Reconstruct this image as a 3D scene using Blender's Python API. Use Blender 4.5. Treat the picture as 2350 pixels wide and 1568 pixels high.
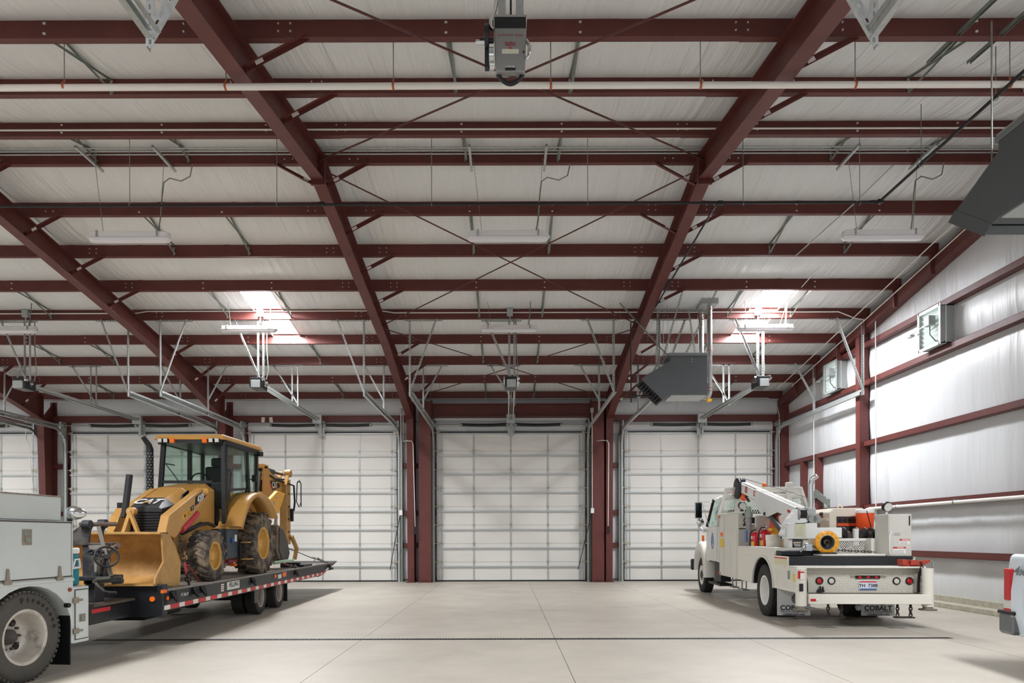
import bpy, math, random
from mathutils import Vector as V, Matrix as M
R = math.radians
random.seed(7)
SC = bpy.context.scene
COL = SC.collection
for o in list(bpy.data.objects):
    bpy.data.objects.remove(o)

# ---------------------------------------------------------------- camera, world, exposure
CH = 1.474                       # camera height in metres, looking straight down +Y
cd = bpy.data.cameras.new('camera')
cam = bpy.data.objects.new('camera', cd)
COL.objects.link(cam)
cam.location = (0, 0, CH)
cam.rotation_euler = (R(90), 0.0025, 0)
cd.sensor_width = 36.0
cd.lens = 1567 / 2350 * 36
cd.shift_x = 10 / 2350
cd.shift_y = 448 / 2350
cd.clip_start = 0.05
cd.clip_end = 300
SC.camera = cam

WORLD_STRENGTH = 1.15
SKYLIGHT = 165.0
w = bpy.data.worlds.new('daylight')
SC.world = w
w.use_nodes = True
bg = w.node_tree.nodes['Background']
bg.inputs[0].default_value = (0.90, 0.95, 1.0, 1)
bg.inputs[1].default_value = WORLD_STRENGTH

SC.view_settings.view_transform = 'Standard'
SC.view_settings.look = 'None'
SC.view_settings.gamma = 1
SC.view_settings.use_curve_mapping = False
SC.view_settings.exposure = -0.08

# ---------------------------------------------------------------- helpers
def lin(c):
    return tuple(((x / 255) / 12.92 if x / 255 <= 0.04045 else ((x / 255 + 0.055) / 1.055) ** 2.4) for x in c) + (1,)

MATS = {}
def mat(name, rgb, rough=0.5, metal=0.0, var=0.0, vscale=3.0, rgb2=None, bump=0.0, bscale=(8, 8, 8),
        emit=0.0, trans=0.0, coat=0.0, thr=None, alpha=1.0, spec=0.5, rvar=0.0, bdist=0.02, vstretch=(1, 1, 1), ior=1.45):
    if name in MATS:
        return MATS[name]
    m = bpy.data.materials.new(name)
    m.use_nodes = True
    nt = m.node_tree
    b = nt.nodes['Principled BSDF']
    L = nt.links.new
    b.inputs['Base Color'].default_value = lin(rgb)
    b.inputs['Roughness'].default_value = rough
    b.inputs['Metallic'].default_value = metal
    b.inputs['Specular IOR Level'].default_value = spec
    b.inputs['IOR'].default_value = ior
    if coat:
        b.inputs['Coat Weight'].default_value = coat
        b.inputs['Coat Roughness'].default_value = 0.12
    if trans:
        b.inputs['Transmission Weight'].default_value = trans
    if alpha < 1:
        b.inputs['Alpha'].default_value = alpha
    if emit:
        b.inputs['Emission Color'].default_value = lin(rgb)
        b.inputs['Emission Strength'].default_value = emit
    tc = nt.nodes.new('ShaderNodeTexCoord')
    if var or rgb2:
        mp = nt.nodes.new('ShaderNodeMapping')
        mp.inputs['Scale'].default_value = vstretch
        L(tc.outputs['Object'], mp.inputs[0])
        n = nt.nodes.new('ShaderNodeTexNoise')
        n.inputs['Scale'].default_value = vscale
        n.inputs['Detail'].default_value = 6
        n.inputs['Roughness'].default_value = 0.62
        L(mp.outputs[0], n.inputs['Vector'])
        r = nt.nodes.new('ShaderNodeValToRGB')
        lo, hi = thr if thr else (0.3, 0.7)
        r.color_ramp.elements[0].position = lo
        r.color_ramp.elements[1].position = hi
        c2 = lin(rgb2) if rgb2 else tuple(x * (1 - var) for x in lin(rgb)[:3]) + (1,)
        r.color_ramp.elements[0].color = c2
        r.color_ramp.elements[1].color = lin(rgb)
        L(n.outputs['Fac'], r.inputs[0])
        L(r.outputs[0], b.inputs['Base Color'])
        if rvar:
            mr = nt.nodes.new('ShaderNodeMapRange')
            mr.inputs['To Min'].default_value = rough + rvar
            mr.inputs['To Max'].default_value = rough - rvar
            L(n.outputs['Fac'], mr.inputs[0])
            L(mr.outputs[0], b.inputs['Roughness'])
    if bump:
        mp = nt.nodes.new('ShaderNodeMapping')
        mp.inputs['Scale'].default_value = bscale
        L(tc.outputs['Object'], mp.inputs[0])
        n = nt.nodes.new('ShaderNodeTexNoise')
        n.inputs['Scale'].default_value = 1
        n.inputs['Detail'].default_value = 4
        L(mp.outputs[0], n.inputs['Vector'])
        bp = nt.nodes.new('ShaderNodeBump')
        bp.inputs['Strength'].default_value = bump
        bp.inputs['Distance'].default_value = bdist
        L(n.outputs['Fac'], bp.inputs['Height'])
        L(bp.outputs[0], b.inputs['Normal'])
    MATS[name] = m
    return m

def basis(d, up=(0, 0, 1)):
    d = V(d).normalized()
    u = V(up)
    if abs(d.dot(u.normalized())) > 0.98:
        u = V((0, 1, 0)) if abs(d.y) < 0.9 else V((1, 0, 0))
    s = d.cross(u).normalized()
    return d, s, s.cross(d).normalized()

class MB:
    """collects shapes for one mesh object"""
    def __init__(s):
        s.v, s.f, s.sm = [], [], []
    def add(s, vs, fs, smooth=False):
        n = len(s.v)
        s.v += [tuple(p) for p in vs]
        for f in fs:
            s.f.append([i + n for i in f])
            s.sm.append(smooth)
        return s
    def bx(s, x0, x1, y0, y1, z0, z1):
        return s.add([(x0, y0, z0), (x1, y0, z0), (x1, y1, z0), (x0, y1, z0), (x0, y0, z1), (x1, y0, z1), (x1, y1, z1), (x0, y1, z1)],
                     [(0, 3, 2, 1), (4, 5, 6, 7), (0, 1, 5, 4), (1, 2, 6, 5), (2, 3, 7, 6), (3, 0, 4, 7)])
    def box(s, c, d, mx=None):
        a = V(d) / 2
        k = [V((x, y, z)) for z in (-a.z, a.z) for x, y in ((-a.x, -a.y), (a.x, -a.y), (a.x, a.y), (-a.x, a.y))]
        if mx is not None:
            k = [mx @ p for p in k]
        return s.add([p + V(c) for p in k], [(0, 3, 2, 1), (4, 5, 6, 7), (0, 1, 5, 4), (1, 2, 6, 5), (2, 3, 7, 6), (3, 0, 4, 7)])
    def bar(s, p, q, wd, ht, up=(0, 0, 1), off=(0, 0)):
        p, q = V(p), V(q)
        d, a, b = basis(q - p, up)
        o = a * off[0] + b * off[1]
        k = [e + o + a * x + b * z for e in (p, q) for x, z in ((-wd / 2, -ht / 2), (wd / 2, -ht / 2), (wd / 2, ht / 2), (-wd / 2, ht / 2))]
        return s.add(k, [(0, 1, 2, 3), (7, 6, 5, 4), (0, 4, 5, 1), (1, 5, 6, 2), (2, 6, 7, 3), (3, 7, 4, 0)])
    def tube(s, pts, r, n=8, caps=True, smooth=True):
        pts = [V(p) for p in pts]
        rs = r if isinstance(r, (list, tuple)) else [r] * len(pts)
        vs, fs = [], []
        pa = None
        for i, p in enumerate(pts):
            t = (pts[min(i + 1, len(pts) - 1)] - pts[max(i - 1, 0)])
            d, a, b = basis(t)
            if pa is not None:
                a = (pa - d * pa.dot(d))
                a = a.normalized() if a.length > 1e-5 else basis(t)[1]
                b = a.cross(d).normalized()
                b = -b if False else b
            else:
                b = a.cross(d).normalized()
            pa = a
            for j in range(n):
                an = 2 * math.pi * j / n
                vs.append(p + (a * math.cos(an) + b * math.sin(an)) * rs[i])
        for i in range(len(pts) - 1):
            for j in range(n):
                k = (j + 1) % n
                fs.append((i * n + j, (i + 1) * n + j, (i + 1) * n + k, i * n + k))
        s.add(vs, fs, smooth)
        if caps:
            m = len(vs)
            s.add(vs[:n], [tuple(range(n))])
            s.add(vs[m - n:], [tuple(reversed(range(n)))])
        return s
    def lathe(s, prof, c=(0, 0, 0), axis=(0, 0, 1), n=24, smooth=True, a0=0, a1=360):
        c = V(c)
        d, a, b = basis(axis)
        full = abs(a1 - a0) >= 359.9
        cnt = n if full else n + 1
        vs, fs = [], []
        for r, t in prof:
            for j in range(cnt):
                an = R(a0 + (a1 - a0) * j / n)
                vs.append(c + d * t + (a * math.cos(an) + b * math.sin(an)) * r)
        for i in range(len(prof) - 1):
            for j in range(n):
                k = (j + 1) % cnt
                fs.append((i * cnt + j, i * cnt + k, (i + 1) * cnt + k, (i + 1) * cnt + j))
        return s.add(vs, fs, smooth)
    def cyl(s, p, q, r, n=16, r2=None):
        p, q = V(p), V(q)
        h = (q - p).length
        r2 = r if r2 is None else r2
        s.lathe([(r, 0), (r2, h)], p, q - p, n)
        d, a, b = basis(q - p)
        for e, rr, rev in ((p, r, True), (q, r2, False)):
            k = [e + (a * math.cos(2 * math.pi * j / n) + b * math.sin(2 * math.pi * j / n)) * rr for j in range(n)]
            s.add(k, [tuple(reversed(range(n))) if rev else tuple(range(n))])
        return s
    def prism(s, poly, axis, a, b):
        """polygon in the plane across an axis: x -> (y,z), y -> (x,z), z -> (x,y)"""
        def pt(u, v, t):
            return (t, u, v) if axis == 'x' else (u, t, v) if axis == 'y' else (u, v, t)
        n = len(poly)
        vs = [pt(u, v, a) for u, v in poly] + [pt(u, v, b) for u, v in poly]
        fs = [tuple(range(n)), tuple(reversed(range(n, 2 * n)))] + [(i, n + i, n + (i + 1) % n, (i + 1) % n) for i in range(n)]
        return s.add(vs, fs)
    def loft(s, A, B, caps=True):
        n = len(A)
        fs = [(i, (i + 1) % n, n + (i + 1) % n, n + i) for i in range(n)]
        if caps:
            fs += [tuple(reversed(range(n))), tuple(range(n, 2 * n))]
        return s.add(list(A) + list(B), fs)
    def grid(s, fn, nu, nv, smooth=True):
        vs = [fn(i / nu, j / nv) for j in range(nv + 1) for i in range(nu + 1)]
        fs = [(j * (nu + 1) + i, j * (nu + 1) + i + 1, (j + 1) * (nu + 1) + i + 1, (j + 1) * (nu + 1) + i) for j in range(nv) for i in range(nu)]
        return s.add(vs, fs, smooth)
    def ball(s, c, r, n=12, sc=(1, 1, 1)):
        c = V(c)
        vs, fs = [], []
        m = n // 2
        for i in range(m + 1):
            th = math.pi * i / m
            for j in range(n):
                ph = 2 * math.pi * j / n
                vs.append(c + V((r * sc[0] * math.sin(th) * math.cos(ph), r * sc[1] * math.sin(th) * math.sin(ph), r * sc[2] * math.cos(th))))
        for i in range(m):
            for j in range(n):
                k = (j + 1) % n
                fs.append((i * n + j, (i + 1) * n + j, (i + 1) * n + k, i * n + k))
        return s.add(vs, fs, True)
    def slotted(s, p, q, wd, up, pitch=0.07, t=0.004, off=(0, 0)):
        """one slotted flange of a perforated angle: two rails and the bridges between slots"""
        p, q = V(p), V(q)
        d, a, b = basis(q - p, up)
        o = a * off[0] + b * off[1]
        L = (q - p).length
        e = wd * 0.36
        for sg in (-1, 1):
            c = a * sg * (wd - e) / 2 + o
            s.bar(p + c, q + c, e, t, up)
        n = max(2, int(L / pitch))
        for i in range(n + 1):
            m = p + d * (L * i / n) + o
            s.bar(m - d * pitch * .22, m + d * pitch * .22, wd * .3, t, up)
        return s
    def angle(s, p, q, wd=0.04, up=(0, 0, 1), slot=True):
        p, q = V(p), V(q)
        d, a, b = basis(q - p, up)
        if slot:
            s.slotted(p, q, wd, up)
            s.slotted(p, q, wd, a, off=(0, 0)) if False else s.bar(p, q, 0.004, wd, up, off=(-wd / 2, wd / 2))
        else:
            s.bar(p, q, wd, 0.004, up)
            s.bar(p, q, 0.004, wd, up, off=(-wd / 2, wd / 2))
        return s
    def build(s, name, m, parent=None, bev=0.0, world=False, seg=2):
        me = bpy.data.meshes.new(name)
        me.from_pydata(s.v, [], s.f)
        me.polygons.foreach_set('use_smooth', s.sm)
        me.materials.append(m)
        me.update()
        o = bpy.data.objects.new(name, me)
        COL.objects.link(o)
        if parent is not None:
            o.parent = parent
            if world:
                o.location = -parent.location
        if bev:
            bm = o.modifiers.new('bevel', 'BEVEL')
            bm.width = bev
            bm.segments = seg
            bm.limit_method = 'ANGLE'
            bm.angle_limit = R(35)
        return o

def tag(o, label, cat, group=None, kind=None):
    o['label'] = label
    o['category'] = cat
    if group:
        o['group'] = group
    if kind:
        o['kind'] = kind
    return o

def thing(name, label, cat, loc=(0, 0, 0), rz=0.0, group=None, kind=None):
    o = bpy.data.objects.new(name, None)
    o.empty_display_size = 0.2
    COL.objects.link(o)
    o.location = loc
    o.rotation_euler = (0, 0, rz)
    return tag(o, label, cat, group, kind)

KIDS = {}
def dup(root, loc=None, rz=None, label=None, group=None):
    r = root.copy()
    COL.objects.link(r)
    if loc is not None:
        r.location = loc
    if rz is not None:
        r.rotation_euler = (0, 0, rz)
    if label:
        r['label'] = label
    if group:
        r['group'] = group
    def rec(a, b):
        for ch in a.children:
            c = ch.copy()
            COL.objects.link(c)
            c.parent = b
            rec(ch, c)
    rec(root, r)
    return r

def text(body, name, m, parent, o, right, up, size, ext=0.002, bold=0.0, shear=0.0, sx=1.0, align='CENTER'):
    cu = bpy.data.curves.new(name, 'FONT')
    cu.body = body
    cu.size = size
    cu.extrude = ext
    cu.offset = bold
    cu.shear = shear
    cu.align_x = align
    cu.align_y = 'CENTER'
    cu.resolution_u = 3
    t = bpy.data.objects.new(name, cu)
    me = bpy.data.meshes.new_from_object(t)
    bpy.data.objects.remove(t)
    r, u = V(right).normalized(), V(up).normalized()
    n = r.cross(u).normalized()
    u = n.cross(r)
    mx = M(((r.x * sx, u.x, n.x, o[0]), (r.y * sx, u.y, n.y, o[1]), (r.z * sx, u.z, n.z, o[2]), (0, 0, 0, 1)))
    me.transform(mx)
    me.materials.clear()
    me.materials.append(m)
    ob = bpy.data.objects.new(name, me)
    COL.objects.link(ob)
    if parent is not None:
        ob.parent = parent
    return ob

def arc(c, r, a0, a1, n, plane='xz'):
    out = []
    for i in range(n + 1):
        a = R(a0 + (a1 - a0) * i / n)
        u, v = r * math.cos(a), r * math.sin(a)
        out.append((c[0] + u, c[1], c[2] + v) if plane == 'xz' else (c[0], c[1] + u, c[2] + v) if plane == 'yz' else (c[0] + u, c[1] + v, c[2]))
    return out

ORD = ['first', 'second', 'third', 'fourth', 'fifth', 'sixth', 'seventh', 'eighth', 'ninth', 'tenth', 'eleventh', 'twelfth', 'thirteenth', 'fourteenth', 'fifteenth', 'sixteenth']

# ---------------------------------------------------------------- materials
red = mat('red_oxide_steel', (101, 51, 46), 0.5, var=0.22, vscale=2.5, rvar=0.06)
redlight = mat('red_oxide_rod', (92, 48, 44), 0.5, var=0.15)
galv = mat('galvanized_steel', (190, 194, 192), 0.42, 0.5, var=0.25, vscale=22, rvar=0.1)
galvdull = mat('weathered_galvanized', (150, 158, 150), 0.5, 0.55, var=0.25, vscale=14)
chrome = mat('bright_metal', (215, 217, 218), 0.16, 1.0)
vinyl_roof = mat('white_vinyl_roof', (221, 222, 221), 0.33, bump=0.75, bscale=(7, 0.45, 0.5), var=0.04, vscale=1.2, bdist=0.08, spec=0.45)
vinyl_wall = mat('white_vinyl_wall', (217, 219, 220), 0.36, bump=0.35, bscale=(4, 4, 0.3), var=0.04, vscale=1.0, bdist=0.08, spec=0.45)
door_white = mat('door_white', (226, 224, 218), 0.45, var=0.03, vscale=1.5)
concrete = mat('concrete', (188, 180, 167), 0.42, var=0.18, vscale=0.9, thr=(0.25, 0.62), bump=0.08, bscale=(60, 60, 60), rvar=0.12, bdist=0.004)
concrete2 = mat('concrete_rough', (190, 184, 166), 0.8, var=0.35, vscale=9, bump=0.3, bscale=(40, 40, 40))
dark = mat('black_steel', (30, 31, 34), 0.45, var=0.3, vscale=6)
blackp = mat('black_plastic', (24, 24, 26), 0.5)
blackpipe = mat('black_iron_pipe', (40, 40, 42), 0.45, 0.3)
rubber = mat('rubber', (44, 43, 41), 0.75, var=0.3, vscale=7, bump=0.15, bscale=(30, 30, 30))
rubber_mud = mat('muddy_rubber', (66, 62, 59), 0.85, vscale=5.5, rgb2=(138, 122, 101), thr=(0.36, 0.56), bump=0.35, bscale=(22, 22, 22))
greybox = mat('heater_grey', (84, 88, 90), 0.45, var=0.08)
ltgrey = mat('light_grey_paint', (170, 174, 172), 0.45, var=0.08)
pvc = mat('white_pipe_paint', (232, 229, 222), 0.4)
whitepl = mat('white_plastic', (232, 230, 228), 0.35)
lens = mat('frosted_lens', (222, 220, 224), 0.25, spec=0.6)
orange = mat('orange_paint', (226, 86, 38), 0.45, var=0.1)
rust = mat('rusty_hanger', (150, 82, 50), 0.7, var=0.3, vscale=20)
copper = mat('copper_hanger', (176, 92, 52), 0.5, 0.3)
yellow = mat('machine_yellow', (198, 148, 76), 0.38, var=0.12, vscale=3, coat=0.25, rvar=0.05)
yellow_dirty = mat('worn_yellow', (190, 147, 86), 0.5, var=0.3, vscale=6)
rimyellow = mat('rim_yellow', (208, 160, 78), 0.42, var=0.1, vscale=5)
truckwhite = mat('truck_white', (222, 220, 212), 0.35, var=0.1, vscale=1.6, coat=0.2, rvar=0.05)
truckwhite2 = mat('service_body_white', (206, 212, 210), 0.4, var=0.08, vscale=1.5)
pickupwhite = mat('pickup_white', (214, 224, 232), 0.25, coat=0.4)
worn = mat('worn_white_paint', (217, 213, 201), 0.5, vscale=5, rgb2=(150, 120, 86), thr=(0.22, 0.34))
tapeR = mat('tape_red', (196, 44, 48), 0.4)
tapeW = mat('tape_white', (226, 222, 214), 0.4)
signwhite = mat('sign_white', (228, 226, 220), 0.5)
ink = mat('black_ink', (26, 26, 28), 0.6)
inkwhite = mat('white_ink', (232, 230, 226), 0.5)
inkred = mat('red_ink', (190, 36, 42), 0.5)
inkgrey = mat('grey_ink', (120, 120, 120), 0.6)
inkyel = mat('yellow_ink', (232, 178, 48), 0.5)
amber = mat('amber_lens', (235, 112, 30), 0.25)
redlens = mat('red_lens', (190, 24, 34), 0.2, coat=0.3)
clearlens = mat('clear_lens', (206, 204, 196), 0.2)
glass = mat('tinted_glass', (224, 240, 234), 0.03, trans=1.0, ior=1.2, alpha=1.0)
cabdark = mat('cab_interior', (40, 42, 44), 0.7, var=0.2)
teal = mat('teal_plastic', (22, 126, 140), 0.4)
redpaint = mat('red_paint', (198, 32, 42), 0.3, coat=0.3)
pinkred = mat('faded_red', (196, 62, 74), 0.5)
deckwood = mat('deck_planks', (150, 140, 128), 0.8, var=0.45, vscale=7, vstretch=(6, 0.6, 1))
skyglow = mat('skylight_glow', (246, 249, 254), 0.5, emit=SKYLIGHT)
# ================================================================ the building
YW, XR, XL = 22.42, 9.2, -21.0           # door plane, right end wall, left end wall
S, MS = 1.3506, 1 / 6                     # purlin spacing and roof slope
RY, RZ = 11.32, 7.831                     # ridge
def ptop(Y):                              # underside of the purlins
    return RZ - MS * abs(Y - RY)
PY = [22.42 - S * k for k in range(9)] + [10.73 - S * k for k in range(8)]   # 0..8 far slope, 9..16 near slope
PD = 0.245                                # purlin depth
FX = [-14.98, -9.17, -3.13, 3.285]          # frames
BAYS = [(XL, FX[0]), (FX[0], FX[1]), (FX[1], FX[2]), (FX[2], FX[3]), (FX[3], XR)]
BAYN = ['far left bay', 'left side bay', 'backhoe bay', 'centre bay', 'end wall bay']
def pname(k):
    if k == 0: return 'back eave purlin'
    if k <= 8: return ORD[k - 1] + ' purlin from the back eave'
    return ORD[k - 9] + ' purlin nearside of the ridge'

# ---- floor: slabs with sawn joints on a base
jx = [XL, -18.65, -15.9, -13.15, -10.4, -7.65, -4.87, -2.1, 0.68, 3.45, 6.2, XR]
jy = [-2.0, 2.5, 6.0, 9.755, 9.905, 13.5, 18.0, 22.75]
fl = MB().bx(XL - .3, XR + .3, -8, 23.2, -0.3, -0.03).build('floor', concrete2)
tag(fl, 'pale grey concrete floor slab of the whole shop', 'floor', kind='structure')
for i in range(len(jx) - 1):
    for j in range(len(jy) - 1):
        if j == 3:
            continue
        g = 0.004
        MB().bx(jx[i] + g, jx[i + 1] - g, jy[j] + (g if j != 4 else 0), jy[j + 1] - (g if j != 2 else 0), -0.1, 0.0).build('slab', concrete, fl)
a, b = -5.95, 6.38
for x0, x1 in ((XL, a), (b, XR)):
    MB().bx(x0, x1, 9.755, 9.905, -0.1, 0.0).build('slab', concrete, fl)
apron = MB().bx(XL, XR, -8, -2.004, -0.1, -0.001).build('slab', concrete, fl)
# trench drain with slotted grates
td = thing('trench_drain', 'long slotted steel trench drain set across the concrete floor', 'drain', ((a + b) / 2, 9.83, 0))
MB().bx(a, b, 9.755, 9.905, -0.1, -0.09).bx(a, b, 9.755, 9.77, -0.09, 0).bx(a, b, 9.89, 9.905, -0.09, 0).build('channel', dark, td, world=True)
gm = None
n = 24
gl = (b - a) / n
gb = MB()
gb.bx(0.004, gl - .004, 0, .016, -.02, .002).bx(0.004, gl - .004, .104, .12, -.02, .002)
for i in range(13):
    x = .015 + (gl - .03) * i / 12
    gb.bx(x - .011, x + .011, .016, .104, -.02, .002)
for i in range(n):
    if i == 0:
        g0 = gb.build('grate', mat('grate_dark', (70, 70, 70), .5, .5), td)
        gg = g0
    else:
        gg = g0.copy()
        COL.objects.link(gg)
    gg.location = (a + i * gl - td.location.x, 9.77 - td.location.y, 0)

# ---- roof insulation: one sagging panel per bay and purlin gap
ceil = thing('ceiling', 'white vinyl faced insulation sagging between the red roof purlins', 'ceiling', (0, 11.5, 8.4), kind='structure')
MB().prism([(23.3, ptop(23.3) + .42), (RY, RZ + .42), (-2.2, ptop(-2.2) + .42), (-2.2, ptop(-2.2) + .5), (RY, RZ + .5), (23.3, ptop(23.3) + .5)], 'x', XL - .3, XR + .3).build('roof_deck', vinyl_roof, ceil, world=True)
rows = [(22.75, PY[0])] + [(PY[k], PY[k + 1]) for k in range(16)]
def roofpanel(x0, x1, ya, yb, seed, hole=None):
    za, zb = ptop(ya) + PD, ptop(yb) + PD
    rnd = random.Random(seed)
    ph = [rnd.uniform(0, 6.28) for _ in range(6)]
    nx, ny = max(6, int((x1 - x0) / .14)), 8
    ridge = ya > RY > yb
    def fn(u, v):
        x, y = x0 + (x1 - x0) * u, ya + (yb - ya) * v
        z = za + (zb - za) * v - 0.085 * math.sin(math.pi * v) ** 0.8 + (0.03 if ridge else 0.0) * math.sin(math.pi * v)
        e = math.sin(math.pi * v)
        z += e * (0.005 * math.sin(4.1 * x + ph[0] + 1.3 * v) + 0.003 * math.sin(9.7 * x + ph[1] + 2.5 * v) + 0.002 * math.sin(17 * x + ph[2]))
        s = (x * 0.62 + .1) % 1.0
        if s < .06:
            z -= 0.006 * e
        return (x, y, z)
    return MB().grid(fn, nx, ny)
SKYX = {0: -18.0, 2: -5.9, 4: 6.35}  # far left bay's skylights are added out of view to brighten that side
for bi, (x0, x1) in enumerate(BAYS):
    for ri, (ya, yb) in enumerate(rows):
        holes = bi in SKYX and ri in (4, 5, 14, 15)        # skylight rows; the near slope ones are added for light
        if holes:
            sx = SKYX[bi]
            for p, q in ((x0, sx - .36), (sx + .36, x1)):
                roofpanel(p, q, ya, yb, bi * 40 + ri).build('insulation_panel', vinyl_roof, ceil, world=True)
        else:
            roofpanel(x0, x1, ya, yb, bi * 40 + ri).build('insulation_panel', vinyl_roof, ceil, world=True)
for bi, nm in ((0, 'added beyond the far left frame'), (2, 'above the backhoe'), (4, 'above the crane truck')):
    sx = SKYX[bi]
    for lo, hi, side in ((5, 3, 'back'), (15, 13, 'near')):  # near slope strips are added out of view to light the near half
        yb, ya = PY[lo], PY[hi]
        t = thing('skylight', 'bright translucent roof skylight strip, %s slope, %s' % (side, nm), 'skylight', (sx, (ya + yb) / 2, ptop((ya + yb) / 2) + PD))
        m = MB()
        n = 6
        def sk(u, v):
            y = ya + (yb - ya) * v
            return (sx - .36 + .72 * u, y, ptop(y) + PD + .03 + .012 * math.cos(u * 6 * 2 * math.pi))
        m.grid(sk, 24, n)
        m.f = [list(reversed(f)) for f in m.f]
        m.build('panel', skyglow, t, world=True)
        c = MB()
        for xx in (sx - .36, sx + .36):
            c.bar((xx, ya, ptop(ya) + PD - .02), (xx, yb, ptop(yb) + PD - .02), .012, .11)
        c.build('frame', whitepl, t, world=True)

# ---- purlins, Z sections lapped over the frames
def zsec(x0, x1, y, z, sgn=1, t=0.005):
    """web at y, bottom flange away from camera, top flange toward camera"""
    m = MB()
    m.bx(x0, x1, y - t, y, z, z + PD)
    m.bx(x0, x1, y, y + .085, z, z + t)
    m.bx(x0, x1, y + .08, y + .085, z, z + .02)
    m.bx(x0, x1, y - .075, y - t, z + PD - t, z + PD)
    return m
boltm = mat('bolt_head', (214, 212, 206), 0.4, 0.3)
for k, y in enumerate(PY):
    z = ptop(y)
    yw = y - .085
    t = thing('roof_purlin', 'red steel Z roof purlin, ' + pname(k), 'purlin', (0, yw, z))
    for bi, (x0, x1) in enumerate(BAYS):
        a0, a1 = x0 - (.55 if bi else 0), x1 + (.55 if bi < 4 else -.2)
        zsec(a0, a1, yw - .006 * (bi % 2), z + .004 * (bi % 2)).build('section', red, t, world=True)
    bm = MB()
    for fx in FX:
        for dx in (-.62, -.48, .48, .62):
            for dz in (.07, .16):
                bm.cyl((fx + dx, yw - .022, z + dz), (fx + dx, yw - .004, z + dz), .011, 6)
        for dx in (-.95, .95):
            pass
    for x0, x1 in BAYS:
        c = (x0 + x1) / 2
        for dx in (-.78, .78):
            for dz in (.05, .17):
                bm.box((c + dx, yw - .012, z + dz), (.03, .014, .022))
    b_ = bm.build('bolts', boltm, t, world=True)
    b_['kind'] = 'stuff'

# ---- rigid frames
def depth_pts():
    return [(21.9, .80), (17.5, .38), (RY, .43), (6.5, .40), (.95, .9)]
def ibeam_path(m, pts_bot, pts_top, x, fw, tf=.014, tw=.01, flange_top=True):
    n = len(pts_bot)
    for i in range(n - 1):
        (y0, z0), (y1, z1) = pts_bot[i], pts_bot[i + 1]
        (Y0, Z0), (Y1, Z1) = pts_top[i], pts_top[i + 1]
        m.loft([(x - tw / 2, y0, z0), (x + tw / 2, y0, z0), (x + tw / 2, Y0, Z0), (x - tw / 2, Y0, Z0)],
               [(x - tw / 2, y1, z1), (x + tw / 2, y1, z1), (x + tw / 2, Y1, Z1), (x - tw / 2, Y1, Z1)])
        m.bar((x, y0, z0), (x, y1, z1), fw, tf, (0, 0, 1) if abs(y1 - y0) > abs(z1 - z0) else (0, -1, 0))
        if flange_top:
            m.bar((x, Y0, Z0), (x, Y1, Z1), fw, tf, (0, 0, 1) if abs(Y1 - Y0) > abs(Z1 - Z0) else (0, -1, 0))
whitetag = mat('white_tag', (226, 220, 212), 0.6)
FN = ['at the far left of the shop', 'behind the backhoe', 'left of the centre door', 'right of the centre door']
for fi, x in enumerate(FX):
    t = thing('steel_portal', 'red tapered rigid steel frame with column and rafter, ' + FN[fi], 'steel frame', (x, 22.3, 0))
    dp = depth_pts()
    for (i0, i1) in ((0, 2), (2, 4)):
        m = MB()
        bot = [(y, ptop(y) - d) for y, d in dp[i0:i1 + 1]]
        top = [(y, ptop(y) - .012) for y, d in dp[i0:i1 + 1]]
        ibeam_path(m, bot, top, x, .21)
        m.build('rafter', red, t, world=True)
    m = MB()
    ibeam_path(m, [(22.1, 0.0), (21.9, ptop(21.9) - .80)], [(22.55, 0.0), (22.55, ptop(22.55) - .02)], x, .22)
    m.bx(x - .11, x + .11, 21.9, 22.55, ptop(21.9) - .81, ptop(21.9) - .79)
    m.bar((x, 21.9, ptop(21.9) - .8), (x, 21.9, ptop(21.9)), .22, .014, (0, -1, 0))
    m.bx(x - .14, x + .14, 21.95, 22.6, 0, .02)
    m.build('column', red, t, world=True)
    m = MB()
    ibeam_path(m, [(.75, 0.0), (.95, ptop(.95) - .9)], [(.35, 0.0), (.35, ptop(.35) - .02)], x, .24)
    m.build('column', red, t, world=True)
    m = MB()
    zr = RZ
    m.bx(x - .115, x + .115, RY - .02, RY + .02, zr - .52, zr - .0)
    for dz in (.1, .25, .4, .48):
        for dx in (-.07, .07):
            m.box((x + dx, RY, zr - dz), (.035, .08, .035))
    m.build('splice_plate', red, t, world=True)
    for k in list(range(1, 4)) + [5, 6, 7, 8, 10, 11, 12]:
        y = PY[k] - .06
        dd = .5
        for (ya, d0), (yb, d1) in zip(dp, dp[1:]):
            if ya >= y >= yb:
                dd = d0 + (d1 - d0) * (ya - y) / (ya - yb)
        for sg in ((1, -1) if (k == 8 or (fi == 3 and k in (7, 9))) else (1,)):
            m = MB()
            p = (x + sg * .07, y, ptop(y) - dd + .05)
            q = (x + sg * .82, y, ptop(y) + .03)
            m.angle(p, q, .055, (0, -1, 0), slot=False)
            m.box((x + sg * .08, y, ptop(y) - dd + .05), (.06, .05, .1))
            br = m.build('flange_brace', red, t, world=True)
            d = (V(q) - V(p)).normalized()
            MB().bar(V(p) + d * .16 + V((0, -.032, 0)), V(p) + d * .26 + V((0, -.032, 0)), .05, .003, (0, -1, 0)).build('tag', whitetag, br)

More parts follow.
